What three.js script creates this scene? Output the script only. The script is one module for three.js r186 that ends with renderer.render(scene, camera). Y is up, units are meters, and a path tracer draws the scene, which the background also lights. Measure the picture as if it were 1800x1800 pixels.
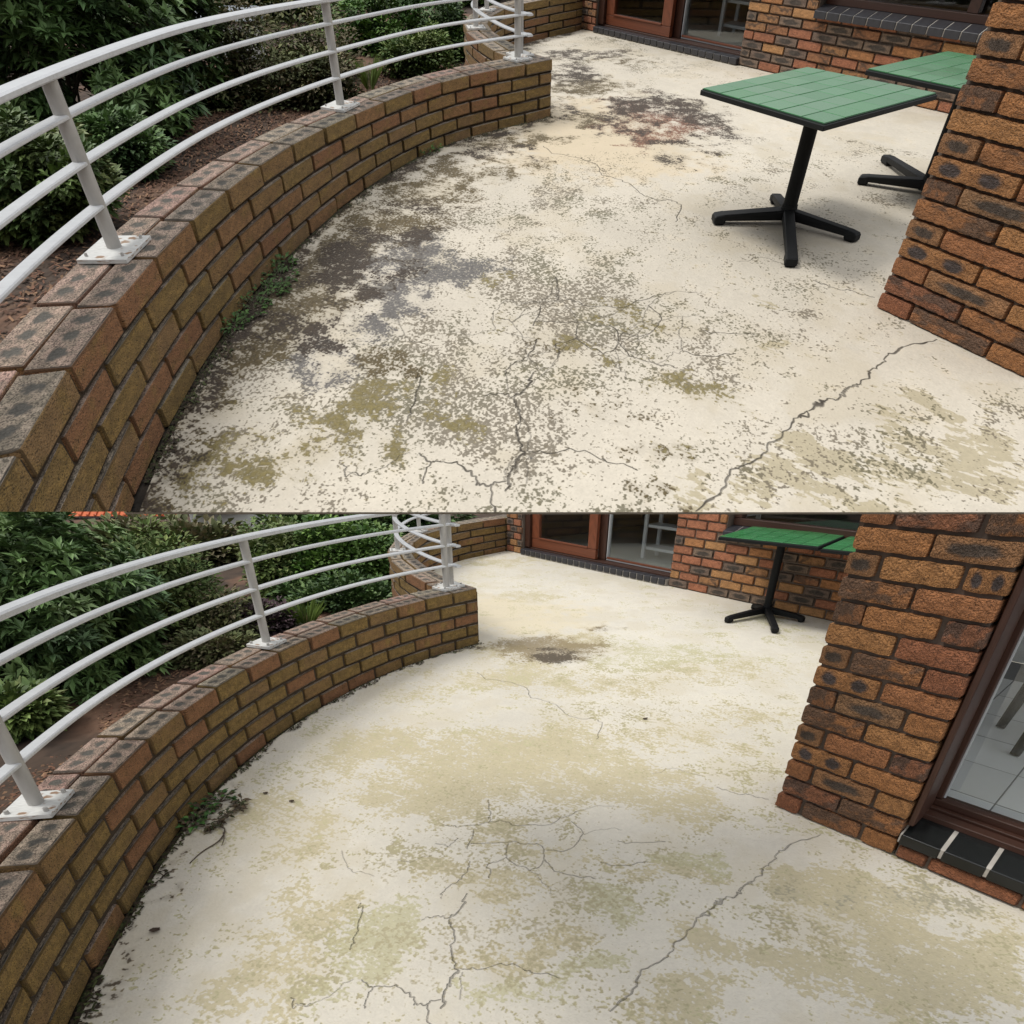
import * as THREE from 'three';
import { mergeGeometries } from 'three/addons/utils/BufferGeometryUtils.js';

// ---------------------------------------------------------------- camera, sky, sun, exposure
const scene = new THREE.Scene();
const CAM_H = 0.6844, CAM_PITCH = 1.01637, LOW_H = 3.5429, LOW_PITCH = 0.63477;
const camera = new THREE.PerspectiveCamera(THREE.MathUtils.radToDeg(2 * Math.atan(1538 / 1070)), 1800 / 3076, 0.05, 600);
camera.setViewOffset(1800, 3076, 0, 0, 1800, 1800);           // a lens shifted upwards
camera.position.set(0, CAM_H, 0); camera.rotation.x = -CAM_PITCH;
scene.add(camera); camera.updateMatrixWorld(); camera.updateProjectionMatrix();
{ // overcast sky: three times as bright overhead as at the horizon
  const w = 64, hh = 32, d = new Float32Array(w * hh * 4);
  for (let j = 0; j < hh; j++) for (let i = 0; i < w; i++) {
    const s = Math.sin(((j + 0.5) / hh - 0.5) * Math.PI), k = (j * w + i) * 4;
    const L = s > 0 ? 0.95 * (1 + 2 * s) / 3 : 0.2;
    d[k] = L * 0.985; d[k + 1] = L; d[k + 2] = L * 1.02; d[k + 3] = 1;
  }
  const t = new THREE.DataTexture(d, w, hh, THREE.RGBAFormat, THREE.FloatType);
  t.mapping = THREE.EquirectangularReflectionMapping; t.magFilter = THREE.LinearFilter; t.needsUpdate = true;
  scene.background = t; scene.environment = t;
}
const sun = new THREE.DirectionalLight(new THREE.Color(1, 0.965, 0.9), 1.5);
sun.position.set(-22, 32, -24); sun.target.position.set(0, -3, -8); sun.castShadow = true; sun.shadow.radius = 32;
Object.assign(sun.shadow.camera, { left: -30, right: 30, top: 30, bottom: -30, near: 1, far: 90 });
sun.shadow.mapSize.set(2048, 2048); scene.add(sun, sun.target);
const renderer = new THREE.WebGLRenderer({ antialias: true });
renderer.toneMapping = THREE.LinearToneMapping; renderer.toneMappingExposure = 1.3;
renderer.shadowMap.enabled = true; renderer.setSize(1024, 1024);

// ---------------------------------------------------------------- measured plans of the two terraces (metres)
const DATA = {"U":{"plan":[[-0.476,0.216],[-0.573,-0.106],[-0.655,-0.427],[-0.722,-0.749],[-0.773,-1.071],[-0.818,-1.392],[-0.845,-1.715],[-0.858,-2.033],[-0.857,-2.349],[-0.843,-2.667],[-0.815,-2.992],[-0.774,-3.324],[-0.719,-3.66],[-0.649,-3.994],[-0.563,-4.314],[-0.462,-4.609],[-0.346,-4.868],[-0.216,-5.086],[-0.075,-5.27],[0.075,-5.444],[0.229,-5.655]],"cracks":[[3,[[0.16,-4.806],[0.198,-4.639],[0.333,-4.54],[0.406,-4.399],[0.412,-4.2],[0.476,-4.127],[0.521,-4.055],[0.552,-3.88],[0.602,-3.788],[0.672,-3.77],[0.704,-3.699],[0.661,-3.53],[0.646,-3.45]]],[5,[[1.234,-2.252],[1.116,-2.197],[1.047,-2.129],[1.003,-2.067],[0.967,-2.029],[0.94,-1.978],[0.9,-1.942],[0.863,-1.904],[0.834,-1.854],[0.795,-1.847],[0.768,-1.824],[0.727,-1.776],[0.687,-1.727],[0.641,-1.647],[0.583,-1.572],[0.519,-1.511],[0.481,-1.467],[0.451,-1.394],[0.386,-1.321]]],[5,[[0.058,-2.022],[0.04,-1.932],[0.007,-1.874],[0.01,-1.837],[0.021,-1.757],[0.011,-1.685],[0.024,-1.61],[0.026,-1.564],[0.009,-1.542],[-0.006,-1.478],[-0.015,-1.404]]],[13,[[0.77,-1.824],[0.795,-1.844]]],[10,[[0.857,-1.894],[0.87,-1.911]]],[8,[[0.895,-1.935],[0.911,-1.949]]],[9,[[0.713,-1.757],[0.737,-1.786]]],[4,[[-0.046,-1.43],[-0.036,-1.321]]],[4,[[-0.126,-1.529],[-0.089,-1.467],[-0.071,-1.428],[-0.046,-1.43],[-0.015,-1.443]]],[3,[[-0.215,-1.572],[-0.185,-1.529],[-0.126,-1.532]]],[3,[[-0.185,-1.524],[-0.196,-1.435]]],[2,[[-0.253,-2.014],[-0.245,-1.967],[-0.254,-1.808],[-0.259,-1.736]]],[3,[[0.145,-2.58],[0.211,-2.564],[0.238,-2.524],[0.356,-2.514],[0.458,-2.616]]],[2,[[0.148,-2.798],[0.153,-2.653],[0.145,-2.58]]],[2,[[-0.018,-2.58],[0.031,-2.549],[0.145,-2.575]]],[3,[[0.089,-2.514],[0.063,-2.358]]],[2,[[-0.04,-2.418],[0.0,-2.385],[0.035,-2.451]]],[3,[[0.069,-2.394],[0.201,-2.385],[0.273,-2.358],[0.305,-2.34],[0.307,-2.227],[0.329,-2.129],[0.396,-2.078],[0.45,-2.051]]],[3,[[0.2,-2.371],[0.187,-2.261],[0.126,-2.218],[0.127,-2.117]]],[2,[[0.187,-2.261],[0.256,-2.145],[0.306,-2.218]]],[3,[[0.071,-2.252],[0.045,-2.129],[-0.005,-2.067],[-0.018,-2.003]]],[2,[[0.323,-2.295],[0.366,-2.274],[0.422,-2.326],[0.454,-2.404],[0.429,-2.529]]],[2,[[0.036,-1.583],[0.079,-1.569],[0.168,-1.585],[0.216,-1.529],[0.281,-1.493]]],[3,[[1.009,-2.763],[1.072,-2.669],[1.111,-2.659],[1.161,-2.6]]],[2,[[0.562,-2.326],[0.636,-2.295],[0.713,-2.291]]],[2,[[0.483,-2.169],[0.562,-2.129],[0.629,-2.149]]],[2,[[0.007,-1.874],[-0.029,-1.89],[-0.073,-1.874]]],[1,[[0.458,-2.616],[0.537,-2.659],[0.624,-2.627]]],[1,[[-0.37,-1.485],[-0.33,-1.472],[-0.272,-1.532],[-0.238,-1.577]]],[2,[[-0.382,-1.516],[-0.371,-1.465],[-0.331,-1.48]]],[1,[[-0.347,-2.418],[-0.296,-2.239],[-0.227,-2.197]]],[1,[[0.454,-2.404],[0.523,-2.437],[0.589,-2.418]]],[1,[[0.256,-2.145],[0.294,-2.04],[0.303,-1.974]]],[1,[[0.039,-1.564],[0.031,-1.435]]],[1,[[-0.051,-2.326],[-0.117,-2.282],[-0.185,-2.313]]],[1,[[0.8,-2.96],[0.891,-3.01],[0.985,-2.898]]],[1,[[0.305,-2.34],[0.296,-2.3],[0.307,-2.227]]],[1,[[0.145,-2.575],[0.135,-2.54],[0.089,-2.514]]],[1,[[0.127,-2.117],[0.114,-2.067],[0.058,-2.022]]],[1,[[0.537,-2.659],[0.467,-2.599],[0.429,-2.529]]],[1,[[0.306,-2.218],[0.329,-2.259],[0.366,-2.274]]],[1,[[-0.018,-2.58],[-0.058,-2.477],[-0.051,-2.326]]],[1,[[0.323,-2.295],[0.376,-2.373],[0.454,-2.404]]],[1,[[0.483,-2.169],[0.494,-2.318],[0.523,-2.437]]],[1,[[0.035,-2.451],[0.141,-2.446],[0.201,-2.385]]],[1,[[0.126,-2.218],[0.105,-2.161],[0.045,-2.129]]],[1,[[0.026,-1.564],[0.042,-1.583],[0.079,-1.569]]],[1,[[0.329,-2.129],[0.29,-2.111],[0.256,-2.145]]],[1,[[0.153,-2.653],[0.176,-2.584],[0.211,-2.564]]],[1,[[0.036,-1.583],[0.04,-1.69],[0.021,-1.757]]],[1,[[0.0,-2.385],[0.03,-2.281],[0.045,-2.129]]],[1,[[0.356,-2.514],[0.29,-2.439],[0.201,-2.385]]],[1,[[0.483,-2.169],[0.447,-2.138],[0.396,-2.078]]],[1,[[0.366,-2.274],[0.351,-2.163],[0.329,-2.129]]],[1,[[-0.006,-1.478],[0.005,-1.494],[0.009,-1.542]]],[1,[[0.127,-2.117],[0.148,-2.192],[0.187,-2.261]]],[1,[[0.04,-1.932],[0.031,-1.959],[-0.018,-2.003]]],[1,[[-0.005,-2.067],[-0.013,-1.948],[0.007,-1.874]]],[1,[[0.396,-2.078],[0.337,-2.157],[0.307,-2.227]]],[1,[[0.148,-2.798],[0.147,-2.726],[0.145,-2.575]]],[1,[[0.145,-2.575],[0.051,-2.511],[0.0,-2.385]]],[1,[[0.04,-1.932],[0.077,-1.999],[0.127,-2.117]]],[1,[[-0.051,-2.326],[0.027,-2.276],[0.071,-2.252]]],[1,[[0.187,-2.261],[0.269,-2.206],[0.329,-2.129]]],[1,[[0.153,-2.653],[0.097,-2.584],[0.089,-2.514]]],[1,[[0.145,-2.58],[0.178,-2.499],[0.201,-2.385]]],[1,[[0.035,-2.451],[0.078,-2.478],[0.145,-2.58]]],[1,[[0.148,-2.798],[0.124,-2.625],[0.089,-2.514]]],[1,[[0.045,-2.129],[0.073,-2.047],[0.058,-2.022]]],[1,[[0.01,-1.837],[0.021,-1.74],[0.011,-1.685]]],[1,[[0.031,-2.549],[0.09,-2.558],[0.145,-2.575]]],[1,[[0.323,-2.295],[0.292,-2.178],[0.294,-2.04]]],[1,[[0.306,-2.218],[0.362,-2.241],[0.422,-2.326]]],[1,[[0.454,-2.404],[0.373,-2.329],[0.323,-2.295]]],[1,[[0.366,-2.274],[0.405,-2.435],[0.429,-2.529]]],[1,[[-0.005,-2.067],[0.01,-2.084],[0.045,-2.129]]],[1,[[0.026,-1.564],[-0.006,-1.523],[-0.006,-1.478]]],[1,[[-0.015,-1.443],[-0.015,-1.482],[0.009,-1.542]]],[1,[[-0.015,-1.443],[-0.018,-1.485],[0.009,-1.542]]],[1,[[0.145,-2.575],[0.068,-2.549],[0.031,-2.549]]],[1,[[-0.006,-1.478],[0.013,-1.498],[0.026,-1.564]]],[1,[[-0.018,-2.58],[0.018,-2.523],[0.031,-2.549]]]],"blobs":[[0,0.9,0.741,-5.746,0.152,0.213],[0,0.9,1.07,-5.592,0.165,0.237],[0,0.8,0.842,-4.794,0.145,0.105],[0,0.8,1.201,-5.159,0.092,0.148],[0,0.8,0.689,-5.269,0.157,0.215],[0,0.8,1.091,-4.973,0.12,0.168],[4,1.1,0.765,-5.128,0.214,0.323],[0,0.7,1.364,-4.794,0.058,0.079],[0,0.9,-0.524,-3.0,0.121,0.191],[0,0.9,-0.593,-2.729,0.094,0.133],[0,0.9,-0.592,-2.243,0.082,0.11],[0,0.7,-0.433,-3.303,0.108,0.147],[1,1.1,-0.697,-2.744,0.113,0.279],[1,1.0,-0.745,-2.433,0.069,0.236],[1,0.9,-0.212,-4.293,0.159,0.176],[0,0.7,-0.337,-3.79,0.096,0.109],[1,0.9,-0.72,-2.081,0.063,0.1],[0,0.6,-0.058,-4.743,0.144,0.129],[1,0.9,-0.783,-2.086,0.063,0.154],[1,0.8,-0.783,-1.744,0.056,0.153],[3,0.8,-0.765,-1.491,0.064,0.127],[5,1,-0.701,-1.918,0.175,0.408],[0,0.7,-0.717,-2.285,0.067,0.104],[4,1.1,0.857,-5.504,0.243,0.493],[0,1.1,0.992,-5.857,0.188,0.257],[0,1,1.075,-5.424,0.144,0.193],[0,0.9,0.588,-5.538,0.131,0.167],[0,1,0.926,-6.137,0.125,0.159],[0,0.9,0.5,-8.139,0.273,0.226],[1,0.8,0.834,-7.826,0.176,0.211],[0,0.9,0.42,-7.04,0.16,0.351],[1,0.9,0.459,-6.679,0.229,0.321],[0,0.8,0.287,-5.769,0.101,0.286],[1,0.9,0.439,-5.508,0.13,0.231],[0,0.8,0.529,-5.042,0.121,0.114],[0,0.9,0.802,-4.425,0.122,0.116],[0,0.7,1.008,-4.665,0.099,0.101],[3,0.7,1.034,-4.579,0.112,0.098],[0,0.7,0.983,-5.042,0.091,0.114],[0,0.7,0.738,-6.039,0.105,0.154],[7,1,0.363,-5.161,0.453,0.874],[7,0.8,0.609,-4.557,0.332,0.482],[1,1.1,-0.601,-2.856,0.136,0.266],[1,1.1,-0.545,-3.17,0.126,0.241],[1,1.0,-0.452,-3.499,0.136,0.2],[1,0.9,-0.322,-3.936,0.173,0.211],[1,1,-0.619,-2.5,0.106,0.196],[1,0.9,-0.691,-2.248,0.082,0.17],[1,0.8,-0.137,-4.462,0.192,0.164],[1,0.8,0.0,-4.93,0.178,0.138],[0,0.9,-0.549,-2.621,0.092,0.131],[0,0.8,-0.574,-2.33,0.084,0.112],[0,0.7,-0.473,-2.904,0.118,0.152],[2,1.15,-0.382,-3.1,0.124,0.214],[2,1.1,-0.476,-2.623,0.101,0.158],[2,1.0,-0.213,-2.845,0.087,0.165],[2,1.0,-0.371,-2.492,0.088,0.098],[2,1,-0.533,-2.081,0.086,0.1],[2,0.8,-0.4,-2.284,0.067,0.07],[2,0.7,-0.301,-2.727,0.075,0.111],[3,1.1,-0.109,-2.594,0.055,0.114],[3,1.1,-0.48,-1.726,0.09,0.127],[3,1,-0.519,-1.565,0.066,0.07],[3,1.0,-0.277,-1.707,0.076,0.072],[3,0.9,-0.384,-1.899,0.074,0.068],[3,0.8,0.403,-2.457,0.079,0.067],[3,1.1,0.542,-1.794,0.06,0.083],[3,0.9,0.059,-2.327,0.068,0.036],[3,0.8,-0.623,-1.595,0.08,0.11],[3,0.8,-0.712,-1.438,0.075,0.086],[3,0.7,0.209,-2.157,0.08,0.048],[3,0.8,-0.177,-1.898,0.044,0.048],[3,0.7,-0.043,-1.799,0.043,0.045],[3,0.6,0.409,-1.864,0.058,0.047],[3,0.8,0.373,-1.513,0.064,0.067],[3,0.7,0.36,-2.079,0.063,0.038],[3,0.6,-0.033,-2.283,0.05,0.043],[1,0.75,0.224,-1.739,0.084,0.098],[1,0.7,0.342,-1.475,0.076,0.076],[1,0.5,0.096,-2.157,0.048,0.04],[2,0.6,0.205,-1.678,0.068,0.076],[1,0.7,-0.329,-2.08,0.094,0.077],[5,1.0,-0.38,-1.918,0.336,0.408],[5,1,-0.073,-2.726,0.439,0.647],[5,1,-0.319,-3.601,0.502,0.578],[5,1,0.0,-1.721,0.356,0.357],[5,0.8,0.282,-2.135,0.345,0.429],[5,0.7,0.322,-1.532,0.193,0.235],[5,0.8,-0.5,-1.45,0.312,0.197],[5,0.6,0.342,-3.601,0.502,0.578],[5,0.55,0.624,-2.458,0.295,0.38],[5,0.45,0.696,-1.591,0.289,0.272],[5,0.4,0.938,-1.648,0.268,0.284],[5,0.5,1.035,-4.323,0.398,0.443],[5,0.5,1.65,-4.044,0.3,0.594],[5,0.7,-0.095,-1.326,0.477,0.134],[5,0.4,0.97,-2.87,0.233,0.356],[5,0.45,0.867,-7.861,0.65,1.196],[6,1.1,0.688,-1.533,0.044,0.068],[6,1,0.607,-1.389,0.074,0.056],[6,1,0.713,-1.353,0.097,0.041],[6,1,0.991,-1.815,0.052,0.039],[6,0.8,0.785,-2.22,0.065,0.067],[6,0.8,1.057,-1.799,0.086,0.051],[6,0.8,1.061,-1.595,0.119,0.11],[6,0.8,0.892,-1.487,0.153,0.076],[6,0.7,1.015,-1.414,0.124,0.086],[6,0.6,0.894,-1.648,0.081,0.046],[6,0.6,0.848,-2.643,0.041,0.043],[6,0.6,0.413,-1.365,0.073,0.046]],"wall2":[[0.2,-5.66],[0.06,-6.05],[-0.045,-6.5],[-0.13,-6.95],[-0.175,-7.4],[-0.15,-7.9],[-0.06,-8.4],[0.1,-8.85],[0.33,-9.3],[0.6,-9.75],[0.75,-10.05]]},"L":{"plan":[[-2.356,-0.743],[-2.737,-1.445],[-3.04,-2.146],[-3.265,-2.848],[-3.412,-3.549],[-3.52,-4.25],[-3.614,-5.001],[-3.661,-5.762],[-3.647,-6.516],[-3.572,-7.256],[-3.439,-7.984],[-3.252,-8.7],[-3.015,-9.403],[-2.728,-10.085],[-2.39,-10.737],[-2.001,-11.346],[-1.567,-11.904],[-1.107,-12.407],[-0.658,-12.873]],"cracks":[[3,[[-0.62,-10.929],[-0.467,-10.56],[-0.013,-10.404],[0.249,-10.114],[0.305,-9.654],[0.525,-9.516],[0.681,-9.373],[0.814,-8.981],[0.993,-8.792],[1.223,-8.786],[1.342,-8.637],[1.232,-8.225],[1.194,-8.032]]],[5,[[3.322,-5.542],[2.944,-5.364],[2.728,-5.177],[2.596,-5.016],[2.483,-4.914],[2.405,-4.786],[2.279,-4.688],[2.167,-4.585],[2.081,-4.458],[1.954,-4.427],[1.873,-4.364],[1.749,-4.238],[1.627,-4.11],[1.492,-3.911],[1.322,-3.719],[1.125,-3.556],[1.013,-3.444],[0.931,-3.269],[0.735,-3.079]]],[5,[[-0.425,-4.515],[-0.465,-4.307],[-0.558,-4.163],[-0.543,-4.083],[-0.494,-3.909],[-0.512,-3.744],[-0.458,-3.583],[-0.442,-3.48],[-0.492,-3.426],[-0.529,-3.276],[-0.541,-3.109]]],[13,[[1.877,-4.365],[1.956,-4.42]]],[10,[[2.149,-4.56],[2.186,-4.604]]],[8,[[2.263,-4.67],[2.314,-4.708]]],[9,[[1.705,-4.19],[1.778,-4.264]]],[4,[[-0.644,-3.156],[-0.592,-2.917]]],[4,[[-0.911,-3.344],[-0.784,-3.222],[-0.722,-3.141],[-0.644,-3.156],[-0.549,-3.195]]],[3,[[-1.196,-3.404],[-1.096,-3.321],[-0.912,-3.35]]],[3,[[-1.094,-3.309],[-1.113,-3.109]]],[2,[[-1.399,-4.371],[-1.364,-4.269],[-1.361,-3.912],[-1.363,-3.75]]],[3,[[-0.254,-5.809],[-0.041,-5.803],[0.05,-5.724],[0.429,-5.753],[0.736,-6.03]]],[2,[[-0.285,-6.303],[-0.241,-5.979],[-0.254,-5.809]]],[2,[[-0.769,-5.737],[-0.61,-5.69],[-0.254,-5.797]]],[3,[[-0.419,-5.636],[-0.472,-5.272]]],[2,[[-0.807,-5.363],[-0.676,-5.307],[-0.578,-5.47]]],[3,[[-0.461,-5.357],[-0.041,-5.393],[0.191,-5.362],[0.298,-5.335],[0.323,-5.081],[0.413,-4.869],[0.635,-4.783],[0.813,-4.746]]],[3,[[-0.041,-5.362],[-0.062,-5.106],[-0.248,-4.985],[-0.227,-4.758]]],[2,[[-0.062,-5.106],[0.176,-4.874],[0.322,-5.061]]],[3,[[-0.428,-5.038],[-0.488,-4.75],[-0.632,-4.59],[-0.663,-4.443]]],[2,[[0.363,-5.243],[0.503,-5.212],[0.673,-5.355],[0.762,-5.545],[0.66,-5.819]]],[2,[[-0.416,-3.526],[-0.278,-3.513],[-0.0,-3.584],[0.162,-3.477],[0.374,-3.422]]],[3,[[2.497,-6.618],[2.719,-6.43],[2.851,-6.424],[3.026,-6.313]]],[2,[[1.123,-5.416],[1.365,-5.378],[1.616,-5.402]]],[2,[[0.897,-5.025],[1.155,-4.968],[1.369,-5.042]]],[2,[[-0.558,-4.163],[-0.677,-4.186],[-0.811,-4.131]]],[1,[[0.736,-6.03],[0.983,-6.162],[1.27,-6.129]]],[1,[[-1.659,-3.153],[-1.534,-3.14],[-1.367,-3.293],[-1.268,-3.407]]],[2,[[-1.702,-3.216],[-1.658,-3.108],[-1.538,-3.156]]],[1,[[-1.766,-5.232],[-1.575,-4.855],[-1.353,-4.79]]],[1,[[0.762,-5.545],[0.977,-5.65],[1.194,-5.636]]],[1,[[0.176,-4.874],[0.317,-4.655],[0.357,-4.51]]],[1,[[-0.401,-3.485],[-0.403,-3.197]]],[1,[[-0.824,-5.153],[-1.023,-5.026],[-1.242,-5.066]]],[1,[[1.782,-6.974],[2.07,-7.133],[2.396,-6.918]]]],"blobs":[[1,0.85,0.959,-12.415,0.903,0.693],[1,0.6,0.33,-12.026,0.55,0.512],[0,0.7,0.825,-12.016,0.44,0.329],[0,0.5,2.151,-13.726,0.295,0.228],[6,1,-1.6,-8.058,0.76,0.621],[6,1.1,0.0,-7.541,1.366,0.84],[6,1.0,-0.948,-6.444,0.812,0.724],[6,1,0.774,-6.784,0.986,0.601],[6,1,1.774,-6.478,0.614,0.451],[6,0.7,-2.088,-7.347,0.597,0.675],[6,0.8,-2.29,-5.438,0.362,0.551],[6,0.8,-1.76,-4.293,0.466,0.406],[8,1.1,-1.236,-3.975,0.47,0.311],[8,0.9,-1.048,-4.358,0.367,0.216],[6,1,-0.08,-4.456,0.372,0.171],[8,0.9,1.061,-4.282,0.311,0.292],[6,0.9,1.579,-4.894,0.338,0.231],[8,0.9,1.701,-5.193,0.293,0.229],[6,0.9,0.29,-3.822,0.387,0.198],[8,0.9,0.133,-3.304,0.4,0.203],[8,0.9,0.816,-3.424,0.272,0.174],[6,1.1,3.181,-4.455,0.583,0.374],[6,1,2.915,-4.706,0.33,0.219],[6,1.15,3.191,-3.84,0.629,0.39],[6,1.1,1.685,-3.62,0.257,0.239],[6,1.1,2.256,-3.396,0.587,0.222],[6,1.1,3.095,-3.282,0.619,0.296],[6,1,3.798,-3.57,0.417,0.39],[6,0.9,1.38,-3.127,0.388,0.146],[6,0.8,0.0,-5.408,0.362,0.242],[6,0.8,0.637,-5.088,0.463,0.182],[6,0.7,-0.557,-4.796,0.334,0.169],[6,0.8,-1.116,-6.131,0.394,0.339],[6,0.8,-1.945,-3.579,0.324,0.456],[8,0.8,-1.542,-3.427,0.272,0.224],[6,0.7,-2.311,-3.312,0.311,0.299],[6,0.8,-2.955,-6.135,0.46,0.392],[8,0.7,2.716,-11.879,1.304,0.859],[6,0.7,3.581,-11.024,1.126,0.698],[6,0.8,0.0,-10.867,0.607,0.682],[6,0.8,-0.226,-12.408,0.564,0.616],[8,0.7,5.565,-14.617,0.776,0.709],[6,0.7,1.435,-10.126,1.339,0.554],[6,0.6,-1.369,-10.421,0.587,0.695],[6,0.6,3.451,-8.877,0.69,0.495],[6,0.6,2.4,-8.039,0.72,0.426],[7,1,-0.406,-15.497,0.812,1.449],[7,0.8,0.647,-14.689,1.294,1.323],[6,0.7,-0.374,-22.3,1.311,0.848],[6,0.6,0.587,-16.902,0.88,0.65],[6,1.2,1.397,-12.875,0.535,0.492],[1,0.8,0.695,-12.798,0.695,0.568],[0,0.75,0.625,-11.73,0.324,0.351],[0,0.6,0.901,-11.484,0.254,0.238],[1,0.6,0.0,-12.793,0.579,0.486],[1,0.6,1.966,-13.731,0.442,0.365],[1,0.5,1.1,-12.017,0.66,0.366],[2,0.5,1.195,-11.833,0.652,0.285],[5,0.45,-0.235,-5.328,1.291,1.058],[5,0.5,-0.708,-4.221,1.214,0.864],[5,0.5,0.494,-4.062,1.088,0.825],[5,0.45,-1.27,-3.46,0.907,0.501],[5,0.35,1.507,-5.498,0.904,0.888],[5,0.4,0.0,-3.2,1.22,0.345],[5,0.4,3.213,-4.082,0.989,0.902],[5,0.3,3.08,-9.256,1.936,1.424],[5,0.3,-2.433,-4.348,0.569,0.737],[2,0.4,3.52,-4.278,0.776,0.243],[5,0.3,0.0,-6.463,2.031,0.837]],"wall2":[[-0.68,-12.87],[-1.2,-13.6],[-1.75,-14.7],[-2.27,-16.1],[-2.58,-17.4],[-2.66,-18.75],[-2.5,-20.4],[-1.75,-22.3],[-0.95,-23.4],[-0.2,-24.3],[0.2,-24.9]]}};

// ---------------------------------------------------------------- helpers
function rng(seed) { let a = seed >>> 0; return () => { a |= 0; a = a + 0x6D2B79F5 | 0; let t = Math.imul(a ^ a >>> 15, 1 | a); t = t + Math.imul(t ^ t >>> 7, 61 | t) ^ t; return ((t ^ t >>> 14) >>> 0) / 4294967296; }; }
const LAT = new Float32Array(65536); { const r = rng(77); for (let i = 0; i < 65536; i++) LAT[i] = r(); }
function vn(x, y) {                                             // value noise 0..1
  const xi = Math.floor(x), yi = Math.floor(y), fx = x - xi, fy = y - yi, u = fx * fx * (3 - 2 * fx), v = fy * fy * (3 - 2 * fy);
  const a = (xi & 255) | (yi & 255) << 8, b = (xi + 1 & 255) | (yi & 255) << 8, c = (xi & 255) | (yi + 1 & 255) << 8, d = (xi + 1 & 255) | (yi + 1 & 255) << 8;
  return (LAT[a] * (1 - u) + LAT[b] * u) * (1 - v) + (LAT[c] * (1 - u) + LAT[d] * u) * v;
}
function fbm(x, y, o) { let s = 0, a = 0.5, n = 0; for (let i = 0; i < o; i++) { s += a * vn(x + i * 17.3, y + i * 31.7); n += a; a *= 0.55; x *= 2.03; y *= 2.03; } return s / n; }
const sst = (a, b, x) => { const t = Math.min(1, Math.max(0, (x - a) / (b - a))); return t * t * (3 - 2 * t); };
const mix = (a, b, t) => a + (b - a) * t;
const enc = c => Math.round(255 * (c <= 0.0031308 ? 12.92 * c : 1.055 * Math.pow(Math.max(c, 0), 1 / 2.4) - 0.055));
function texture(w, h, fn, srgb = true) {                       // fn(u, v, out) writes linear colour or a grey
  const d = new Uint8Array(w * h * 4), o = [0, 0, 0];
  for (let j = 0; j < h; j++) for (let i = 0; i < w; i++) {
    fn((i + 0.5) / w, (j + 0.5) / h, o); const k = (j * w + i) * 4;
    for (let c = 0; c < 3; c++) d[k + c] = srgb ? Math.min(255, enc(o[c])) : Math.max(0, Math.min(255, o[c] * 255));
    d[k + 3] = 255;
  }
  return dataTex(d, w, h, srgb);
}
function dataTex(d, w, h, srgb) {
  const t = new THREE.DataTexture(d, w, h, THREE.RGBAFormat, THREE.UnsignedByteType);
  t.magFilter = THREE.LinearFilter; t.minFilter = THREE.LinearMipmapLinearFilter; t.generateMipmaps = true;
  t.wrapS = t.wrapT = THREE.RepeatWrapping; if (srgb) t.colorSpace = THREE.SRGBColorSpace; t.needsUpdate = true; return t;
}
const std = o => new THREE.MeshStandardMaterial(o);
const lin = (r, g, b) => new THREE.Color().setRGB(r, g, b);
const used = {};
function numbered(n) { if (!(n in used)) { used[n] = 0; return n; } return n + '_' + String(++used[n]).padStart(3, '0'); }
const baseOf = new WeakMap();

// a terrace frame: x right, y up from its own floor, z towards the viewer
function makeFrame(key, h, tilt, ax, unit) { // unit: metres to one unit of its plan
  const q = new THREE.Quaternion().setFromEuler(new THREE.Euler(tilt, 0, 0));
  const pos = new THREE.Vector3(0, CAM_H, 0).sub(new THREE.Vector3(0, h * unit, 0).applyQuaternion(q));
  return { key, h, tilt, ax, unit, az: ax * ax, q, pos, data: DATA[key], toWorld: p => new THREE.Vector3(...p).multiplyScalar(unit).applyQuaternion(q).add(pos) };
}
const UP = makeFrame('U', CAM_H, 0, 1.64, 1), LOW = makeFrame('L', LOW_H, LOW_PITCH - CAM_PITCH, 1.075, 2.6);
function shadows(m) { m.castShadow = m.receiveShadow = true; return m; }
function thing(F, name, label, category, base = [0, 0, 0], group) {
  const g = new THREE.Group(); g.name = numbered(name); g.position.copy(F.toWorld(base)); g.rotation.x = F.tilt;
  g.userData = { label, category }; if (group) g.userData.group = group;
  baseOf.set(g, [base, F.unit]); scene.add(g); return g;
}
function part(parent, name, geom, mat) {                        // geom in frame coordinates
  const [b, k] = baseOf.get(parent); geom.translate(-b[0], -b[1], -b[2]); if (k !== 1) geom.scale(k, k, k);
  const m = shadows(new THREE.Mesh(geom, mat)); m.name = name; parent.add(m); baseOf.set(m, [b, k]); return m;
}
function structure(F, name, geom, mat, label) {
  geom.scale(F.unit, F.unit, F.unit); const m = shadows(new THREE.Mesh(geom, mat)); m.name = numbered(name); m.position.copy(F.pos); m.rotation.x = F.tilt;
  m.userData = { kind: 'structure' }; if (label) m.userData.label = label; scene.add(m); return m;
}
const sub = (a, b) => [a[0] - b[0], a[1] - b[1], a[2] - b[2]];
const cross = (a, b) => [a[1] * b[2] - a[2] * b[1], a[2] * b[0] - a[0] * b[2], a[0] * b[1] - a[1] * b[0]];
const dot = (a, b) => a[0] * b[0] + a[1] * b[1] + a[2] * b[2];
const len = a => Math.hypot(a[0], a[1], a[2]);
const nrm = a => { const l = len(a) || 1; return [a[0] / l, a[1] / l, a[2] / l]; };
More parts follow.
